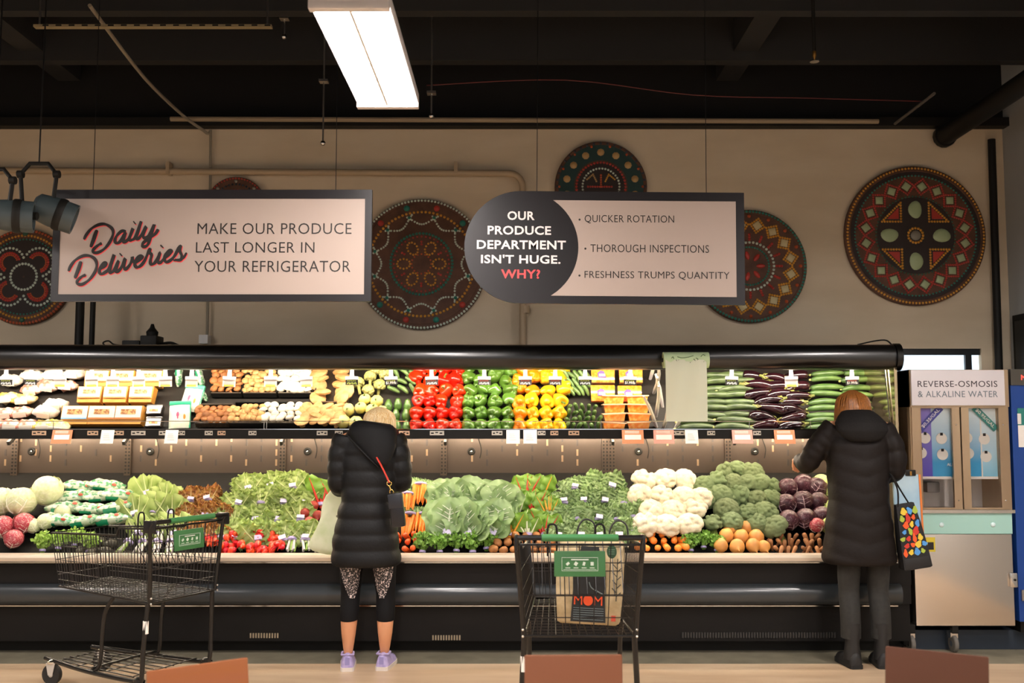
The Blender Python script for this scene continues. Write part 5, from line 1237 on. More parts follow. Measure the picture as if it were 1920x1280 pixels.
tray(494, 562, 756, 792, 'mushroom_tray', 'front black tray of white mushrooms'); heap(497, 562, 760, 788, 11, 8, MUW, 'mushroom', 'white mushroom in the front tray', 'mushroom', 'white mushrooms in front', .014)
tray(564, 636, 758, 792, 'mushroom_tray', 'front black tray of sliced portobello mushrooms'); heap(568, 636, 764, 790, 16, 8, MUS, 'portobello_mushroom', 'medium tan mushroom left of the squash', 'mushroom', 'medium portobellos', .01)
# plastic packs of orange vegetables
M_clam = mat('orange_pack', '#ef7f1a', .15, c2='#f6a94a', ns=45, thr=(.4, .6), spec=.8, coat=.5, var=.08); M_clid = mat('pack_film_rim', '#f0c9a0', .15, spec=.8); M_plab = mat('pack_purple_label', '#6a4a8c', .5)
CLM = MB(); CLM.loft([[(-.052, -.035, -.02), (.052, -.035, -.02), (.052, .035, -.02), (-.052, .035, -.02)], [(-.06, -.042, .022), (.06, -.042, .022), (.06, .042, .022), (-.06, .042, .022)]]); CLM = CLM.mesh('pack', M_clam, False)
CLR = MB().b2(-.066, .066, -.048, .048, .022, .03, bev=.003).mesh('rim', M_clid); CLB = MB().b2(-.025, .02, -.045, -.041, -.004, .02).mesh('label', M_plab)
CW = [[(1150, 800), (1197, 800)], [(1151, 783), (1197, 783)], [(1151, 766), (1195, 766)], [(1150, 749), (1193, 750)]]
rows(CW, lambda p, i, n, r_, nr: inst('vegetable_pack', [(None, CLM), ('rim', CLR)], lab('stacked clear tub of orange vegetables', i, n, r_, nr), 'vegetable pack', upp(p[0], p[1], -.005), (rr(-.05, .05), rr(-.05, .05), rr(-.06, .06)), 1.28, 'orange vegetable tubs'))
FLT = MB(); FLT.loft([[(-.07, -.016, -.05), (.07, -.016, -.05), (.07, .016, -.05), (-.07, .016, -.05)], [(-.07, -.02, -.04), (.07, -.02, -.04), (.07, .02, -.04), (-.07, .02, -.04)], [(-.072, -.022, .04), (.072, -.022, .04), (.072, .02, .04), (-.072, .02, .04)], [(-.07, -.016, .05), (.07, -.016, .05), (.07, .016, .05), (-.07, .016, .05)]]); FLT = FLT.mesh('pack', M_clam, ang=50)
FLB = MB().prism([(-.03, -.02), (.02, -.02), (.005, .02), (-.015, .026), (-.034, .01)], -.0245, -.022).mesh('label', M_plab); FLW = MB().b2(-.024, .012, -.0255, -.0245, -.012, .004).mesh('label_text', M_paper)
FW = [[(1130, 740), (1180, 741)], [(1130, 706), (1182, 706)]]
rows(FW, lambda p, i, n, r_, nr: inst('vegetable_pack', [(None, FLT), ('label', FLB), ('label_text', FLW)], lab('upright film-wrapped pack of orange vegetables', i, n, r_, nr), 'vegetable pack', upp(p[0], p[1], .01), (-.3, 0, rr(-.05, .05)), 1.22, 'upright orange packs'))
# boxes and packs on the far left
M_box = mat('box_kraft', '#c98a36', .6); M_boxl = mat('box_label', '#eadfce', .5); M_blu = mat('box_blue', '#7fb0d8', .5); M_orl = mat('box_orange_line', '#d8702a', .5); M_phot = mat('box_photo', '#a0653a', .6, c2='#e0b070', ns=60, thr=(.45, .55))
def pbox(px, py, stripe, label, sc=1.0, lift=.0):
    o = thing('mushroom_box', label, 'box', upp(px, py, lift), (-.3, 0, rr(-.04, .04)), 'boxed mushrooms', sc)
    MB().loft([[(-.088, -.03, -.06), (.088, -.03, -.06), (.088, .04, -.06), (-.088, .04, -.06)], [(-.096, -.034, .06), (.096, -.034, .06), (.096, .046, .06), (-.096, .046, .06)]]).build('carton', M_box, o, smooth=False)
    MB().b2(-.085, .085, -.04, -.034, -.028, .062).build('label', M_boxl, o); MB().b2(-.05, .05, -.042, -.04, .005, .04).build('photo_print', M_phot, o)
    MB().b2(-.085, .085, -.042, -.04, -.028, -.018).build('stripe', stripe, o); MB().b2(-.096, .096, -.036, .048, .06, .066).build('lid_rim', M_box, o)
for i, (px, py, st) in enumerate(((144, 781, M_blu), (194, 781, M_orl), (244, 781, M_orl))): pbox(px, py, st, ('blue striped mushroom box in the front row', 'orange striped mushroom box in the middle of the front row', 'orange striped mushroom box at the right of the front row')[i], 1.08)
for i, (px, py) in enumerate(((172, 746), (220, 746), (268, 746))): pbox(px, py, M_orl, 'white-topped mushroom box in the second row, ' + nth(i, 3), .95, .02)
for i, (px, py) in enumerate(((185, 716), (233, 716), (285, 716))): pbox(px, py, M_orl, 'kraft mushroom box in the top row, ' + nth(i, 3), .95, .02)
M_wrap = mat('white_wrap', '#ded6ca', .3, spec=.6, c2='#b8a58c', ns=14, thr=(.5, .7)); M_pinkp = mat('pink_pack', '#c4705c', .4, c2='#e0cdb8', ns=22, thr=(.42, .58)); M_yel = mat('yellow_pack', '#c9a53a', .4, c2='#e0cfa8', ns=14, thr=(.42, .58))
WP = pillow(.17, .1, .09).mesh('wrapped_pack', M_wrap, ang=90); PP = pillow(.15, .1, .08).mesh('wrapped_pack', M_pinkp, ang=90); YP = pillow(.17, .1, .08).mesh('wrapped_pack', M_yel, ang=90)
LBLP = MB().b2(-.045, .045, -.056, -.05, -.02, .02, bev=.002).mesh('label', M_boxl)
def wrap(me, pts, desc, grp):
    for i, (px, py) in enumerate(pts): inst('wrapped_pack', [(None, me), ('label', LBLP)], desc + ', ' + nth(i, len(pts)), 'wrapped pack', upp(px, py, -.005), (rr(.2, .6), rr(-.15, .15), rr(-.15, .15)), 1.0, grp)
wrap(WP, [(86, 772), (104, 758)], 'white film-wrapped pack left of the boxes', 'white wrapped packs')
wrap(YP, [(84, 797), (108, 797)], 'yellowish pack in the front left of the boxes', 'yellow packs in front')
wrap(PP, [(-8, 796), (22, 796), (52, 796)], 'pink and white pack in the front far left', 'pink packs in front')
wrap(PP, [(10, 774), (40, 772)], 'pink pack in the second row far left', 'pink packs second row')
wrap(YP, [(15, 745), (45, 748)], 'yellowish pack behind the black price tags', 'yellow packs behind')
wrap(PP, [(60, 728), (90, 722), (125, 722)], 'pink pack high on the far left', 'pink packs high')
wrap(WP, [(20, 712), (62, 704), (100, 702), (140, 700)], 'white pack in the top row far left', 'white packs top row')
# clamshells and green bags
M_cls = mat('clamshell_dark', '#3a332e', .2, spec=.7); M_clw = mat('clamshell_label', '#e6ded8', .4)
for i, (px, py) in enumerate(((290, 793), (291, 770))):
    o = thing('clamshell', ('lower', 'upper')[i] + ' small clamshell with a white label right of the boxes', 'clamshell', upp(px, py, .0), (-.45, 0, .05))
    MB().b2(-.058, .058, -.03, .03, -.04, .04, bev=.008).build('shell', M_cls, o); MB().b2(-.05, .05, -.034, -.03, -.034, .02).build('label', M_clw, o); MB().b2(-.03, .03, -.036, -.034, -.02, -.002).build('photo_print', M_phot, o)
M_gtop = mat('teal_bag_top', '#1f9a72', .35)
M_bgw = mat('bag_white_print', '#e8e2d2', .35, c2='#cfe0c0', ns=22)
for i, (px, py) in enumerate(((338, 783), (360, 752))):
    o = thing('produce_bag', ('front', 'rear')[i] + ' white bag with a teal top left of the mushrooms', 'bag', upp(px, py, .01), (-.35, rr(-.05, .2), .15 - .3 * i))
    mb = MB(); rings = []
    for k in range(8):
        t = k / 7; hgt = -.09 + .19 * t; th = .03 * math.sin(pi * min(.97, t * .9 + .12)) + .004
        rings.append([(.075 * math.cos(a) * (1 if t < .9 else .96), th * math.sin(a), hgt) for a in [2 * pi * j / 14 for j in range(14)]])
    mb.loft(rings).build('bag_body', M_bgw, o); MB().b2(-.075, .075, -.012, .012, .088, .118, bev=.004).build('teal_top', M_gtop, o)
    MB().box((.07, 0, .0), (.008, .02, .18)).build('side_seam', M_gtop, o)
    MB().ball((-.01, -.03, .0), (.012, .004, .03), 8, 6).build('pink_mark', mat('pink_print', '#d8557a', .5), o); MB().ball((.035, -.028, -.01), (.01, .004, .02), 8, 6).build('orange_mark', mat('orange_print', '#e0963a', .5), o)
for i, (px, py) in enumerate(((335, 705), (375, 708), (376, 735))):
    inst('green_bag', [(None, BAGM), ('printed_band', BAGB)], 'dark green plastic bag left of the raised mushroom trays, ' + ('left', 'right', 'lower')[i] + ' one', 'bag', upp(px, py, .0), (0, pi / 2 - .3 * i, .1), .6, 'dark green bags')
# ------------------------------------------------------------------ people seen from behind
def lerp_keys(keys, z):
    for a, b in zip(keys[:-1], keys[1:]):
        if a[0] <= z <= b[0]:
            t = (z - a[0]) / (b[0] - a[0]); t = t * t * (3 - 2 * t)
            return [a[i] + (b[i] - a[i]) * t for i in range(1, len(a))]
    return list(keys[-1][1:]) if z > keys[-1][0] else list(keys[0][1:])
def torso(mb, keys, z0, z1, dz, bulge, n=56, pw=2.4, pattern=None):
    rings = []; z = z0
    while z <= z1 + 1e-6:
        cx, cy, rx, ry = lerp_keys(keys, z); ring = []
        for k in range(n):
            a = 2 * pi * k / n; c, s = math.cos(a), math.sin(a)
            q = (abs(c) ** pw + abs(s) ** pw) ** (-1 / pw)
            b = bulge * (pattern(c, s, z) if pattern else 1)
            ring.append((cx + (rx + b) * c * q, cy + (ry + b) * s * q, z))
        rings.append(ring); z += dz
    mb.loft(rings)
def sleeve(mb, pts, rs, pitch, bulge, n=20):
    P3 = catmull(pts, 14); m = len(P3); L = 0; out = []
    for i in range(m):
        if i: L += (P3[i] - P3[i - 1]).length
        f = i / (m - 1) * (len(rs) - 1); a = min(int(f), len(rs) - 2); r = rs[a] + (rs[a + 1] - rs[a]) * (f - a)
        out.append(r + bulge * abs(math.sin(pi * L / pitch)) ** .6)
    mb.tube(P3, out, n)
def limb(mb, pts, rs, n=14, k=6):
    P3 = catmull(pts, k); m = len(P3); out = []
    for i in range(m):
        f = i / (m - 1) * (len(rs) - 1); a = min(int(f), len(rs) - 2); out.append(rs[a] + (rs[a + 1] - rs[a]) * (f - a))
    mb.tube(P3, out, n)
    mb.ball(P3[-1], out[-1], 10, 7); mb.ball(P3[0], out[0], 10, 7)
def hand(mb, wrist, d, nrm, curl, side):
    d = Vector(d).normalized(); nrm = Vector(nrm); nrm = (nrm - d * nrm.dot(d)).normalized(); s = d.cross(nrm) * side; w_ = Vector(wrist)
    for i in range(4):
        b0 = w_ + s * (-.024 + .016 * i)
        mb.tube([w_ + s * (-.012 + .008 * i), b0 + d * .05, b0 + d * .088], [.02, .017, .012], 8)
        p = b0 + d * .085; L = (.034, .04, .043, .038)[i]; ang = 0; pts = [p]
        for sgm in (1, .72, .6):
            ang += curl; p = p + (d * math.cos(ang) + nrm * math.sin(ang)) * L * sgm; pts.append(p)
        mb.tube(pts, [.0105, .0095, .009, .0075], 8); mb.ball(pts[-1], .0078, 8, 6)
    t0 = w_ + d * .025 + s * .022; pts = [t0, t0 + (d * .5 + s * .9).normalized() * .035, t0 + (d * .5 + s * .9).normalized() * .035 + (d * .9 + s * .3 + nrm * .5).normalized() * .032, t0 + (d * .5 + s * .9).normalized() * .035 + (d * .9 + s * .3 + nrm * .6).normalized() * .055]
    mb.tube(pts, [.016, .0125, .011, .009], 8); mb.ball(pts[-1], .009, 8, 6)
M_skin = mat('skin', '#d79a72', .5, sss=.08, c2='#cf9068', ns=6)
def body_mesh(spec):
    mb = MB()
    limb(mb, [(0, .0, .78), (0, .0, .95), (0, .02, 1.15), (0, .04, 1.35), (spec['neck'][0] * .6, .06, 1.44)], [.13, .115, .11, .12, .07])
    limb(mb, [(-.13, .04, spec['sh']), (0, .05, spec['sh'] + .01), (.13, .04, spec['sh'])], [.06, .06, .06])
    limb(mb, [(0, .05, spec['sh']), spec['neck'], spec['head']], [.062, .055, .055])
    h = Vector(spec['head'])
    T = Matrix.Translation(h) @ Matrix.Rotation(-spec['bow'], 4, 'X')
    mb.ball((0, 0, 0), (.074, .092, .108), 22, 16, M=T); mb.ball((0, .045, -.075), (.045, .042, .04), 14, 10, M=T)     # skull, jaw
    mb.tube([T @ Vector(p) for p in ((0, .085, .02), (0, .105, -.012), (0, .108, -.026), (0, .09, -.03))], [.008, .011, .014, .01], 8)   # nose
    for s in (-1, 1):
        mb.ball((s * .078, -.005, -.01), (.012, .022, .032), 10, 8, M=T)                       # ears
        mb.ball((s * .03, .083, .025), (.018, .012, .008), 8, 6, M=T)                          # brow
    mb.ball((0, .088, -.055), (.024, .01, .006), 10, 6, M=T); mb.ball((0, .087, -.067), (.021, .01, .006), 10, 6, M=T)   # lips
    for arm in spec['arms']:
        limb(mb, arm['p'], [.048, .042, .036, .027]); hand(mb, arm['p'][-1], arm['d'], arm['n'], arm['curl'], arm['side'])
    for leg in spec['legs']:
        limb(mb, leg, [.082, .07, .054, .056, .046, .026])
        f_ = Vector(leg[-1]); limb(mb, [(f_.x, f_.y - .03, .035), (f_.x, f_.y + .05, .035), (f_.x, f_.y + .15, .025)], [.03, .034, .024])
    return remesh(mb, M_skin, .0075, 3, .35, 'person_body'), T
def eyes(root, T):
    for s in (-1, 1):
        c = T @ Vector((s * .03, .086, .008))
        e = MB().ball((0, 0, 0), .011, 10, 8).build('eye', M_white, root, loc=c); MB().ball((0, .008, 0), .005, 8, 6).build('pupil', M_ink, e)
def shoe_parts(root, x, y, m, ms, rz=0, boot=None, lab_=None):
    keys = [(-.088, .026, .055), (-.08, .036, .078), (-.05, .041, .088), (.0, .042, .085), (.05, .045, .068), (.1, .047, .052), (.145, .042, .045), (.17, .028, .036), (.18, .01, .026)]
    mb = MB(); mb.loft([[(hw * math.cos(a), yy, .018 + max(0, hh * math.sin(a)) if math.sin(a) > 0 else .018) for a in [2 * pi * k / 18 for k in range(18)]] for yy, hw, hh in keys])
    if boot:
        mb.loft([[((.048 + .006 * math.sin(z * 30)) * math.cos(a), -.02 + .056 * math.sin(a), z) for a in [2 * pi * k / 18 for k in range(18)]] for z in (.05, .1, .15, .2, .25, boot)])
    o = mb.build('boot' if boot else 'shoe', m, root, ang=70, loc=(x, y, 0), rot=(0, 0, rz))
    mb = MB(); mb.loft([[(( .005 + hw) * math.cos(a), yy * 1.03, 0 if math.sin(a) < 0 else .024) for a in [2 * pi * (k + .5) / 12 for k in range(12)]] for yy, hw, hh in keys]); mb.build('sole', ms, o)
    if not boot:
        MB().tube([(-.036, -.06, .098), (0, -.08, .1), (.036, -.06, .098), (.035, 0, .1), (0, .02, .105), (-.035, 0, .1), (-.036, -.06, .098)], .007, 6).build('collar', m, o)
        MB().b2(-.014, .014, -.089, -.083, .04, .085).build('heel_patch', mat('heel_patch', '#8f86b8', .6), o)
# ---------------- blonde woman in the black quilted coat
YA = 6.46; pa = W(686, 1250, YA)
A_ = thing('person', 'blonde woman from behind in a long black quilted coat, holding a bag', 'person', (pa.x, YA, 0), scale=1.008)
armsA = [dict(p=[(-.165, .03, 1.42), (-.19, .0, 1.28), (-.19, .02, 1.15), (-.2, .24, 1.12)], d=(-.1, 1, -.35), n=(.3, -.3, -1), curl=.9, side=-1),
         dict(p=[(.165, .03, 1.42), (.2, .02, 1.28), (.2, .03, 1.16), (.12, .27, 1.2)], d=(-.2, 1, -.1), n=(-.3, 0, -1), curl=.55, side=1)]
legsA = [[(-.085, .0, .84), (-.1, .0, .62), (-.105, .015, .45), (-.108, -.005, .33), (-.11, -.01, .22), (-.112, .0, .09)], [(.085, .0, .84), (.11, .0, .62), (.118, .015, .45), (.12, -.005, .33), (.12, -.01, .22), (.115, .015, .09)]]
me, T = body_mesh(dict(sh=1.42, neck=(.03, .08, 1.47), head=(.05, .15, 1.535), bow=.5, arms=armsA, legs=legsA))
put('body', me, A_); eyes(A_, T)
M_coatA = mat('coat_black', '#0e0e0f', .55, spec=.28, bump=.15, bs=60)
keys = [(.64, -.005, .0, .2, .15), (.66, -.005, .0, .212, .16), (.80, -.01, .0, .2, .152), (.95, -.005, .005, .178, .142), (1.08, .0, .01, .158, .13), (1.2, .005, .02, .168, .13), (1.34, .01, .035, .18, .132), (1.43, .015, .045, .178, .122), (1.49, .02, .055, .15, .105), (1.53, .03, .065, .1, .09), (1.56, .04, .075, .085, .08)]
mb = MB(); torso(mb, keys, .64, 1.54, .0085, .011, pattern=lambda c, s, z: abs(math.sin(pi * (z - .645) / .098)) ** .55)
sleeve(mb, [(-.145, .03, 1.45), (-.185, .01, 1.32), (-.19, .01, 1.16), (-.19, .11, 1.12), (-.195, .2, 1.12)], [.075, .07, .06, .055, .05, .042], .085, .012)
sleeve(mb, [(.15, .03, 1.45), (.195, .02, 1.32), (.21, .03, 1.17), (.16, .14, 1.17), (.13, .23, 1.19)], [.075, .068, .06, .055, .05, .042], .085, .012)
put('coat', remesh(mb, M_coatA, .0095, 2, .6, 'coat'), A_)
mb = MB()
mb.loft([[(cx + rx * math.cos(a), cy + ry * math.sin(a), z + .02 * math.cos(a) * -.6) for a in [2 * pi * k / 24 for k in range(24)]] for z, cx, cy, rx, ry in ((1.265, .085, -.13, .03, .02), (1.29, .082, -.13, .06, .035), (1.34, .07, -.118, .1, .05), (1.4, .055, -.1, .135, .065), (1.46, .04, -.075, .155, .08), (1.505, .035, -.05, .15, .09), (1.535, .035, -.03, .125, .085), (1.545, .035, -.02, .09, .06))])
put('hood', remesh(mb, mat('hood_black', '#101011', .7, spec=.25, bump=.2, bs=40), .01, 2, .6, 'hood'), A_)
hd = MB().tube(catmull([(-.115, -.115, 1.46), (-.03, -.168, 1.38), (.05, -.172, 1.3), (.085, -.155, 1.265)], 5), .006, 6).build('hood_seam', M_coatA, A_)
# hair: strands over a cap
M_bl = mat('blonde_hair', '#d9a95c', .4, c2='#fff0c8', ns=30, stretch=(8, 8, .3), thr=(.35, .7))
mb = MB(); hc = Vector((.05, .145, 1.548)); mb.ball(hc, (.098, .112, .092), 26, 16)
mb.loft([[(hc.x + rx * math.cos(a), hc.y - .045 + ry * math.sin(a), z) for a in [2 * pi * k / 20 for k in range(20)]] for z, rx, ry in ((1.44, .085, .05), (1.5, .1, .06), (1.56, .096, .07), (1.6, .07, .06))])
hm = put('hair', remesh(mb, M_bl, .009, 3, .7, 'hair'), A_)
r = random.Random(8); st = MB()
for k in range(70):
    a = r.uniform(-.15, pi + .15) + pi; u = r.uniform(.0, .5)
    p0 = hc + Vector((.03 * math.cos(a) * u, .03 * math.sin(a) * u - .01, .094)); p1 = hc + Vector((.088 * math.cos(a), .1 * math.sin(a), .05)); p2 = hc + Vector((.104 * math.cos(a), .118 * math.sin(a), -.02)); p3 = hc + Vector((.1 * math.cos(a + r.uniform(-.1, .1)), .115 * math.sin(a), -.08))
    st.tube(catmull([p0, p1, p2, p3], 4), [.003] + [.0055] * 11 + [.002], 5)
tag(st.build('hair_strands', M_bl, hm), kind='stuff')
# leggings
M_leg = mat('leggings_black', '#0d0c0e', .75, spec=.2); M_spk = mat('leggings_speckle', '#1c1a1c', .5, c2='#d8c8c4', ns=120, thr=(.53, .6))
for s, lg in ((-1, legsA[0]), (1, legsA[1])):
    mb = MB(); P3 = catmull(lg[:5], 8); P3 = [p for p in P3 if p.z > .306]; P3.append(Vector((lg[3][0], lg[3][1], .304)))
    rs = [lerp_keys([(.3, .058), (.36, .06), (.45, .06), (.55, .068), (.65, .078), (.85, .09)], p.z)[0] for p in P3]
    L_ = mb.tube(P3, rs, 18).build('leggings', M_leg, A_)
    pt = MB(); vs = []; fs = []; nu, nv = 10, 10
    for i in range(nu + 1):
        z = .675 - .235 * i / nu; c = min(P3, key=lambda p: abs(p.z - z)); rad = lerp_keys([(.3, .058), (.36, .06), (.45, .06), (.55, .068), (.65, .078), (.85, .09)], z)[0] + .003
        wd = 1.0 * (1 - (i / nu) ** 2.2 * .75); ctr = -pi / 2 + (.35 * s if s < 0 else .3) * (-(i / nu) * s * 1.0) * s
        for j in range(nv + 1): a = ctr + wd * (2 * j / nv - 1); vs.append((c.x + rad * math.cos(a), c.y + rad * math.sin(a), z))
    for i in range(nu):
        for j in range(nv): a = i * (nv + 1) + j; fs.append((a, a + 1, a + nv + 2, a + nv + 1))
    pt.add(vs, fs).build('speckled_panel', M_spk, L_)
M_sh = mat('shoe_lavender', '#b3a6cf', .6, c2='#9d90c0', ns=40); M_so = mat('shoe_sole', '#d9cfc4', .6)
shoe_parts(A_, -.114, .0, M_sh, M_so, .12); shoe_parts(A_, .116, .02, M_sh, M_so, -.12)
# her shoulder bag with the red strap
o = thing('shoulder_bag', 'small black shoulder bag on a red strap at the blonde woman', 'handbag', (pa.x + .204, YA - .165, .0), scale=1.02)
MB().tube(catmull([(-.125, .0, 1.31), (-.09, -.012, 1.25), (-.06, -.012, 1.19), (-.045, -.008, 1.155)], 5), .009, 8, flat=.5).build('strap', mat('red_strap', '#d63a2c', .5), o)
MB().tube(catmull([(-.135, .01, 1.32), (-.1, .06, 1.46), (-.09, .12, 1.5)], 5), .009, 8, flat=.5).build('strap', mat('red_strap', '#d63a2c', .5), o)
M_gold = mat('gold_clasp', '#d0a860', .25, metal=1)
MB().tube([(-.045 + .014 * math.cos(t), -.01, 1.15 + .014 * math.sin(t)) for t in [2 * pi * k / 12 for k in range(13)]], .003, 6).build('ring', M_gold, o)
MB().tube([(-.045, -.01, 1.136), (-.034, -.01, 1.11)], .004, 6).build('clasp', M_gold, o)
MB().tube([(-.03 + .012 * math.cos(t), -.01, 1.1 + .012 * math.sin(t)) for t in [2 * pi * k / 12 for k in range(13)]], .003, 6).build('ring', M_gold, o)
mb = MB(); mb.box((0.005, .0, .99), (.085, .055, .21), (0, -.12, 0), bev=.014); mb.build('bag_body', mat('bag_black', '#16161a', .3, spec=.5), o)
MB().box((-.005, -.022, 1.045), (.088, .02, .09), (0, -.12, 0), bev=.008).build('flap', mat('bag_flap', '#22242a', .3), o)
# translucent bag she holds
o = thing('plastic_bag', 'thin white plastic produce bag held by the blonde woman', 'plastic bag', (pa.x - .215, YA + .2, 0), scale=1.0)
mb = MB(); rings = []
for k in range(15):
    t = k / 14; z = 1.12 - .42 * t; wd = .03 + .1 * math.sin(min(1, t * 1.25) * pi * .55) + .015 * math.sin(t * 9); th = .012 + .045 * math.sin(min(1, t * 1.1) * pi * .6)
    if k == 14: wd *= .8; th *= .6
    rings.append([(-.06 * t + wd * math.cos(a) + .008 * math.sin(3 * a + t * 8), th * math.sin(a), z + .012 * math.sin(2 * a + k) * (t > .05)) for a in [2 * pi * j / 22 for j in range(22)]])
mb.loft(rings); mb.build('bag_film', mat('film_white', '#e6e9d8', .35, c2='#c8d4ae', ns=7, spec=.4, thr=(.45, .75), tl=.5), o, ang=180)
MB().ball((.0, -.05, .94), (.014, .004, .01), 8, 6).build('print_mark', mat('print_grey', '#7a7a68', .6), o)
# ---------------- woman in the dark brown coat
YB = 6.52; pb = W(1625, 1245, YB)
B_ = thing('person', 'auburn-haired woman from behind in a long dark brown hooded coat', 'person', (pb.x, YB, 0), scale=1.008)
armsB = [dict(p=[(-.17, .03, 1.5), (-.27, .05, 1.38), (-.32, .09, 1.28), (-.31, .3, 1.29)], d=(.1, 1, -.1), n=(0, 0, -1), curl=.6, side=-1),
         dict(p=[(.17, .03, 1.5), (.215, -.01, 1.36), (.215, .0, 1.24), (.16, .22, 1.16)], d=(-.2, 1, -.1), n=(-.4, 0, -1), curl=.9, side=1)]
legsB = [[(-.09, .0, .88), (-.095, .0, .65), (-.096, .015, .47), (-.098, -.005, .35), (-.098, -.01, .24), (-.098, .0, .09)], [(.085, .0, .88), (.09, .0, .65), (.092, .015, .47), (.094, -.005, .35), (.094, -.01, .24), (.094, .0, .09)]]
me, T = body_mesh(dict(sh=1.5, neck=(-.01, .05, 1.56), head=(-.015, .08, 1.635), bow=.25, arms=armsB, legs=legsB))
put('body', me, B_); eyes(B_, T)
M_coatB = mat('coat_brown', '#17110e', .6, spec=.22, bump=.15, bs=50)
keys = [(.645, -.03, .0, .215, .16), (.67, -.03, .0, .226, .17), (.85, -.025, .0, .205, .158), (1.06, -.022, .0, .182, .142), (1.22, -.02, .01, .188, .14), (1.38, -.018, .02, .192, .138), (1.48, -.016, .03, .18, .125), (1.54, -.015, .04, .135, .105), (1.58, -.015, .045, .09, .085), (1.62, -.015, .05, .08, .075)]
mb = MB(); torso(mb, keys, .645, 1.6, .0085, .006, pattern=lambda c, s, z: abs(math.sin(pi * (z + .07 * (1 - abs(c)) * (1 if s < 0 else .3)) / .105)) ** .5)
sleeve(mb, [(-.15, .03, 1.51), (-.255, .05, 1.39), (-.315, .09, 1.28), (-.315, .18, 1.275), (-.312, .27, 1.285)], [.078, .07, .064, .058, .052, .045], .05, .008)
sleeve(mb, [(.14, .03, 1.51), (.21, .0, 1.37), (.215, .0, 1.24), (.19, .1, 1.2), (.17, .17, 1.17)], [.078, .07, .064, .058, .052, .045], .09, .009)
put('coat', remesh(mb, M_coatB, .0095, 2, .6, 'coat'), B_)
mb = MB(); mb.loft([[(cx + rx * math.cos(a), cy + ry * math.sin(a), z) for a in [2 * pi * k / 24 for k in range(24)]] for z, cx, cy, rx, ry in ((1.42, -.02, -.12, .08, .03), (1.445, -.02, -.115, .13, .05), (1.49, -.02, -.1, .165, .075), (1.54, -.02, -.07, .165, .09), (1.58, -.02, -.04, .135, .09), (1.615, -.02, -.015, .1, .075), (1.625, -.02, -.01, .07, .05))])
put('hood', remesh(mb, mat('hood_dark', '#191716', .75, spec=.2, bump=.35, bs=90), .01, 2, .6, 'hood'), B_)
M_au = mat('auburn_hair', '#754a22', .45, c2='#b06c2c', ns=30, stretch=(6, 6, .5), thr=(.35, .7))
hc = Vector((-.02, .07, 1.638)); mb = MB(); mb.ball(hc, (.104, .118, .112), 26, 16)
mb.loft([[(hc.x + rx * math.cos(a), hc.y - .03 + ry * math.sin(a), z) for a in [2 * pi * k / 20 for k in range(20)]] for z, rx, ry in ((1.545, .112, .09), (1.58, .116, .1), (1.64, .108, .1), (1.7, .07, .07))])
hm = put('hair', remesh(mb, M_au, .009, 3, .7, 'hair'), B_)
st = MB()
for k in range(80):
    a = r.uniform(-.3, pi + .3) + pi; u = r.uniform(0, .5)
    p0 = hc + Vector((.03 * math.cos(a) * u, .03 * math.sin(a) * u, .113)); p1 = hc + Vector((.09 * math.cos(a), .1 * math.sin(a), .065)); p2 = hc + Vector((.11 * math.cos(a), .124 * math.sin(a) - .004, -.015)); p3 = hc + Vector((.118 * math.cos(a + r.uniform(-.1, .1)), .124 * math.sin(a) - .01, -.09))
    st.tube(catmull([p0, p1, p2, p3], 4), [.003] + [.0055] * 11 + [.002], 5)
tag(st.build('hair_strands', M_au, hm), kind='stuff')
M_pant = mat('trousers_grey', '#2a2926', .8, c2='#22211f', ns=40)
for lg in legsB:
    P3 = [p for p in catmull(lg, 8) if p.z > .16]
    rs = [lerp_keys([(.1, .062), (.3, .063), (.45, .064), (.6, .072), (.9, .095)], p.z)[0] for p in P3]
    MB().tube(P3, rs, 18).build('trouser_leg', M_pant, B_)
M_bt = mat('boot_black', '#1c1a19', .6); M_bs = mat('boot_sole', '#141312', .7)
shoe_parts(B_, -.098, .0, M_bt, M_bs, .1, .275); shoe_parts(B_, .094, .0, M_bt, M_bs, -.12, .275)
# her tote
o = thing('tote_bag', 'black tote with colourful animal print on the brown-coated woman', 'tote bag', (pb.x + .395, YB - .1, .0), (0, math.radians(-9), 0), scale=1.02)
zo = Vector((0, 0, 0))
mb = MB(); mb.loft([[(sx_ * w_, sy_ * d_, z) for sx_, sy_ in ((-1, -1), (1, -1), (1, 1), (-1, 1))] for z, w_, d_ in ((.625, .075, .03), (.635, .088, .045), (.75, .083, .044), (.9, .070, .038), (1.03, .056, .02))])
mb.build('bag_body', mat('tote_black', '#121112', .7), o, ang=50)
MB().box((0, 0, .668), (.176, .09, .085), None, bev=.014).build('bag_base', mat('tote_base', '#161516', .6), o)
cols = [mat('print_' + n_, h_, .6) for n_, h_ in (('orange', '#e0561e'), ('yellow', '#d8b83a'), ('blue', '#4a8fd0'), ('green', '#9fb23c'), ('red', '#c22f22'))]
r = random.Random(21); kk = 0
for iz in range(7):
    for ix in range(4):
        z = .735 + iz * .042; x = -.055 + ix * .036 + (.012 if iz % 2 else -.006)
        if abs(x) > .068 - .06 * (z - .75): continue
        y = -.0445 + (z - .75) * .02; w_ = r.uniform(.011, .02); h_ = r.uniform(.014, .027); ph = r.random() * 6
        poly = [(x + w_ * math.cos(t) * (1 + .3 * math.sin(3 * t + ph)), z + h_ * math.sin(t) * (1 + .25 * math.cos(2 * t + ph))) for t in [2 * pi * k / 10 for k in range(10)]]
        MB().prism(poly, y, y + .006).build('print_patch', cols[kk % 5], o, smooth=False); kk += 1
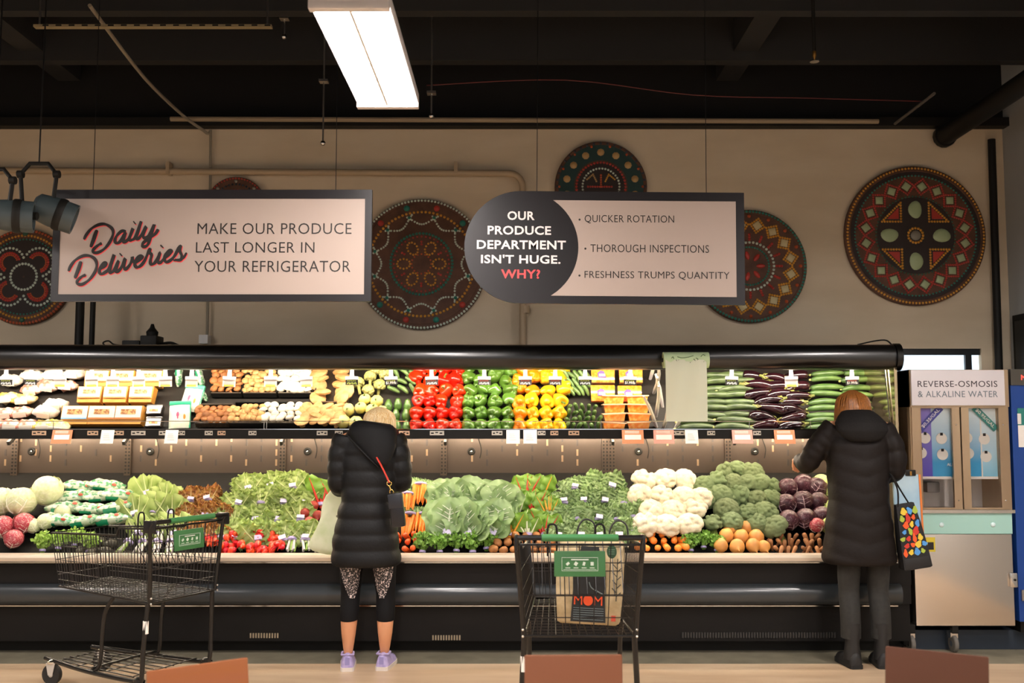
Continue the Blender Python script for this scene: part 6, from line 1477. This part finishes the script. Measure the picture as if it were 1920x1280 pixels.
for s in (-1, 1):
    MB().tube(catmull([(-.045, s * .02, 1.02), (-.03, s * .02, 1.12), (-.045, s * .015, 1.2), (-.04, 0.06, 1.225)] if s < 0 else [(.04, .02, 1.02), (.0, .02, 1.12), (-.03, .015, 1.2), (-.04, .06, 1.225)], 5), .009, 8, flat=.5).build('strap', mat('tote_strap', '#151414', .6), o)
# ------------------------------------------------------------------ wire shopping carts
M_cw = mat('cart_wire', '#12100f', .35, spec=.5); M_ct = mat('cart_tube', '#121110', .3, spec=.5); M_cg = mat('cart_green', '#3c7a45', .4); M_cgp = mat('cart_sign_green', '#3a6f3e', .45)
M_rub = mat('wheel_rubber', '#1b1a19', .6); M_whub = mat('wheel_hub', '#b9b2a8', .4); M_dots = mat('cart_rivet', '#d8d4cc', .3, metal=.8)
def cart(loc, heading, label, zr=.62, near=-1):
    o = thing('shopping_cart', label, 'shopping cart', loc, (0, 0, heading))
    def P(u, s, v):                       # u 0 rear..1 front, s -1..1 side, v 0 bottom..1 top
        wt = .29 + (.215 - .29) * u; wb = .255 + (.18 - .245) * u
        zt = .965 - .035 * u; zb = zr + (.66 - zr) * u if zr > .6 else zr + .03 * u
        return Vector((u * (.80 + .06 * v) - .02 * v * (1 - u), s * (wb + (wt - wb) * v), zb + (zt - zb) * v))
    def wires(name, segs, r):
        mb = MB()
        for a in segs: mb.tube(a, r, 5)
        return tag(mb.build(name, M_cw, o), kind='stuff')
    for s in (-1, 1):
        seg = [[P(k / 34, s, 0), P(k / 34, s, .9 if k > 11 else 1)] for k in range(35)]
        seg += [[P(0, s, v), P(1, s, v)] for v in (.12, .25, .45, .68)]
        wires('side_grid', seg, .0021)
    wires('front_grid', [[P(1, -1 + 2 * k / 12, 0), P(1, -1 + 2 * k / 12, .9)] for k in range(13)] + [[P(1, -1, v), P(1, 1, v)] for v in (.2, .45, .7)], .0021)
    wires('floor_grid', [[P(0, -1 + 2 * k / 14, 0), P(1, -1 + 2 * k / 14, 0)] for k in range(15)] + [[P(k / 14, -1, 0), P(k / 14, 1, 0)] for k in range(15)], .0021)
    wires('rear_gate', [[P(0, -1 + 2 * k / 8, 0), P(0, -1 + 2 * k / 8, 1)] for k in range(9)] + [[P(0, -1, v), P(0, 1, v)] for v in (.2, .45, .8)], .0024)
    # child-seat grid leaning into the basket
    def Q(s, v): return Vector((.06 + .17 * v, s * .21, .72 + .26 * v))
    wires('seat_grid', [[Q(-1 + 2 * k / 10, 0), Q(-1 + 2 * k / 10, 1)] for k in range(11)] + [[Q(-1, v), Q(1, v)] for v in (0, .4, .8)], .0024)
    for s in (-.55, .55):
        c = Q(s, 1); MB().tube(catmull([c + Vector((0, -.022, -.1)), c + Vector((0, -.022, .03)), c + Vector((.0, 0, .052)), c + Vector((0, .022, .03)), c + Vector((0, .022, -.1))], 5), .005, 6).build('seat_loop', M_ct, o)
    # rims
    MB().tube([P(.32, -1, .9), P(1, -1, .9), P(1, 1, .9), P(.32, 1, .9)], .006, 8).build('top_rim', M_ct, o)
    MB().tube([P(.32, -1, .9), P(.3, -1, 1), P(0, -1, 1), P(0, 1, 1), P(.3, 1, 1), P(.32, 1, .9)], .006, 8).build('rear_rim', M_ct, o)
    MB().tube([P(0, -1, 0), P(1, -1, 0), P(1, 1, 0), P(0, 1, 0), P(0, -1, 0)], .006, 8).build('bottom_rim', M_ct, o)
    # handle
    for s in (-1, 1):
        MB().tube([P(0, s, 0), P(0, s, 1), (-.045, s * .29, 1.0)], .012, 10).build('rear_upright', M_ct, o)
        MB().box((-.02, s * .292, .975), (.09, .014, .07), None, bev=.006).build('handle_bracket', M_ct, o)
    MB().tube([(-.05, -.295, 1.0), (-.05, .295, 1.0)], .0125, 12).build('handle_bar', M_ct, o)
    MB().tube([(-.05, -.175, 1.0), (-.05, .175, 1.0)], .0165, 14).build('handle_grip', M_cg, o)
    # hanging sign panel
    g = MB().box((-.03, 0, .88), (.008, .235, .115), (0, .08, 0), bev=.004).build('cart_sign', M_cgp, o)
    M_pr = mat('cart_sign_print', '#cfdccc', .5)
    def fr(y0, y1, z0, z1): MB().b2(-.0375, -.0345, y0, y1, z0 - .015, z1 - .015).build('sign_print', M_pr, g)
    fr(-.083, .083, .923, .9245); fr(-.083, .083, .8635, .865); fr(-.083, -.0815, .865, .923); fr(.0815, .083, .865, .923)
    fr(-.04, .04, .912, .917); fr(-.075, .075, .869, .8705)
    for k in range(4):
        y = -.056 + k * .037; MB().box((-.036, y, .881), (.003, .014 - .003 * (k % 2), .016), (.3 * k, 0, 0)).build('sign_print', M_pr, g); fr(y - .011, y + .011, .876, .879)
    # chassis
    for s in (-1, 1):
        near_ = [P(0.02, s, 0), (.02, s * .255, .5), (.03, s * .265, .3), (.04, s * .265, .135), (.1, s * .26, .12), (.5, s * .23, .125), (.92, s * .17, .145)]
        MB().tube(catmull(near_, 6), .0135, 10).build('chassis_rail', M_ct, o)
        MB().tube(catmull([P(.38, s, 0), (.38, s * .225, .45), (.4, s * .225, .2), (.43, s * .228, .14), (.5, s * .225, .128)], 6), .0115, 10).build('chassis_strut', M_ct, o)
        MB().lathe([(.016, -.035), (.016, .035)], 10, M=Matrix.Translation((.025, s * .257, .42))).build('white_sticker', M_paper, o) if s == near else None
        for zz in (.0, .03): MB().ball(P(0, s, 0) + Vector((-.014, s * .006, zz)), .006, 8, 5).build('rivet', M_dots, o)
        for (x, y, sw) in ((.06, s * .262, 0), (.84, s * .185, .25)):
            w_ = thing('wheel_assembly', None, None, (x, y, 0), (0, 0, sw)); w_.parent = o
            MB().lathe([(.045, -.014), (.058, -.015), (.062, -.008), (.062, .008), (.058, .015), (.045, .014)], 24, M=Matrix.Translation((0, 0, .0625)) @ Matrix.Rotation(pi / 2, 4, 'X')).build('tyre', M_rub, w_)
            MB().lathe([(0, -.016), (.012, -.016), (.02, -.012), (.046, -.012), (.046, .012), (.02, .012), (.012, .016), (0, .016)], 20, M=Matrix.Translation((0, 0, .0625)) @ Matrix.Rotation(pi / 2, 4, 'X')).build('hub', M_whub, w_)
            for q in (-1, 1): MB().prism([(-.03, .13), (.03, .13), (.014, .06), (-.014, .055)], q * .019 - .002, q * .019 + .002).build('fork', M_whub if x > .5 else M_ct, w_)
            MB().lathe([(.03, .125), (.03, .138), (.012, .15)], 12).build('swivel', M_chrome if x > .5 else M_ct, w_)
    wires('lower_rack', [[(.12, -.24 + .06 * k, .135), (.8, (-.24 + .06 * k) * .78, .15)] for k in range(9)] + [[(x, -.25 + .06 * x, .14), (x, .25 - .06 * x, .14)] for x in (.12, .35, .6, .8)], .004)
    MB().tube([(.45, -.24, .15), (.45, .24, .15)], .008, 8).build('cross_bar', M_ct, o)
    return o
cart((-1.90, 5.86, 0), math.radians(180 - 26), 'empty black wire cart seen from the side at the left', .55, 1)
cb = cart((W(1086, 1003, 4.75).x, 4.75, 0), math.radians(90), 'black wire cart with green handle holding a canvas bag', .55, 1); cb.scale = (1.02,) * 3
# canvas grocery bag standing in the cart
b0 = W(1118, 1170, 4.95)
o = thing('canvas_bag', 'tan canvas grocery bag with a dark print standing in the middle cart', 'bag', (b0.x - .035, 5.0, .575), (math.radians(-4), math.radians(2), math.radians(-6)), scale=1.06)
M_can = mat('canvas_tan', '#c9b48c', .8, c2='#b8a27a', ns=30, bump=.1); M_cdk = mat('canvas_dark_print', '#232322', .6)
mb = MB()
mb.loft([[(sx_ * w_ + .0, sy_ * d_, z) for sx_, sy_ in ((-1, -1), (0, -1.06), (1, -1), (1.05, 0), (1, 1), (0, 1.04), (-1, 1), (-1.04, 0))] for z, w_, d_ in ((0, .125, .075), (.01, .14, .085), (.15, .15, .085), (.28, .152, .07), (.37, .15, .045), (.375, .145, .04), (.3, .14, .05))])
mb.build('bag_body', M_can, o, ang=50)
MB().loft([[(x0, -.0935 + .04 * max(0, (z - .16)) , z) for x0 in xs_] + [(x0, -.089 + .04 * max(0, (z - .16)), z) for x0 in xs_[::-1]] for z, xs_ in ((.012, (-.08, .0, .08)), (.15, (-.072, 0, .072)), (.22, (-.075, 0, .075)), (.27, (-.06, 0, .06)), (.35, (-.04, 0, .04)))]).build('dark_print', M_cdk, o)
M_mo = mat('fruit_orange', '#e2511f', .5)
for x0, x1, ch_ in ((-.066, -.028, 'M'), (.024, .063, 'M')): text('lettering', ch_, M_mo, o, x0, x1, .088, .128, -.0985, .0)
MB().prism([(-.002 + .022 * math.cos(2 * pi * k / 20), .108 + .023 * math.sin(2 * pi * k / 20)) for k in range(20)], -.0985, -.094).build('round_fruit', M_mo, o)
for k in range(6): MB().b2(-.068, .07, -.0975, -.0945, .022 + .01 * k, .0245 + .01 * k).build('print_line', mat('print_slate', '#6f7a7a', .5), o)
MB().tube(catmull([(.0, -.096, .19), (.012, -.096, .165), (.04, -.096, .15), (.07, -.096, .135)], 4), .003, 5).build('print_stroke', mat('print_slate', '#6f7a7a', .5), o)
for dx in (-.03, .12): MB().tube(catmull([(dx - .035, -.02, .36), (dx - .03, -.03, .43), (dx, -.03, .47), (dx + .045, -.03, .45), (dx + .055, -.02, .36)], 5), .007, 8, flat=.6).build('handle', M_cdk, o)
M_twig = mat('print_twig', '#3a3a30', .6)
mk = MB()
for k in range(9): mk.tube([(.125, -.088, .13 + .018 * k), (.125 + .02 * (-1) ** k, -.089, .15 + .018 * k)], .0022, 5)
mk.tube([(.125, -.089, .11), (.128, -.089, .3)], .0022, 5)
tag(mk.build('herb_print', M_twig, o), kind='stuff')
MB().b2(.105, .125, -.0895, -.086, .02, .045).build('red_tab', mat('red_tab', '#c0452e', .5), o)
# green round tag on the cart
p = W(1147, 1034, 4.84)
o = thing('round_tag', 'small dark green oval tag hanging behind the cart handle', 'tag', (p.x, 4.84, p.z))
MB().prism([(.024 * math.cos(2 * pi * k / 24), .032 * math.sin(2 * pi * k / 24)) for k in range(24)], -.003, .003).build('disc', mat('tag_green', '#2f4f36', .4), o)
for k in range(3): MB().b2(-.014, .014, -.0045, -.003, -.012 + .01 * k, -.009 + .01 * k).build('print_line', mat('tag_print', '#6f8a72', .5), o)
MB().tube([(0, 0, .03), (0, .0, .09)], .0015, 5).build('string', M_wire, o)
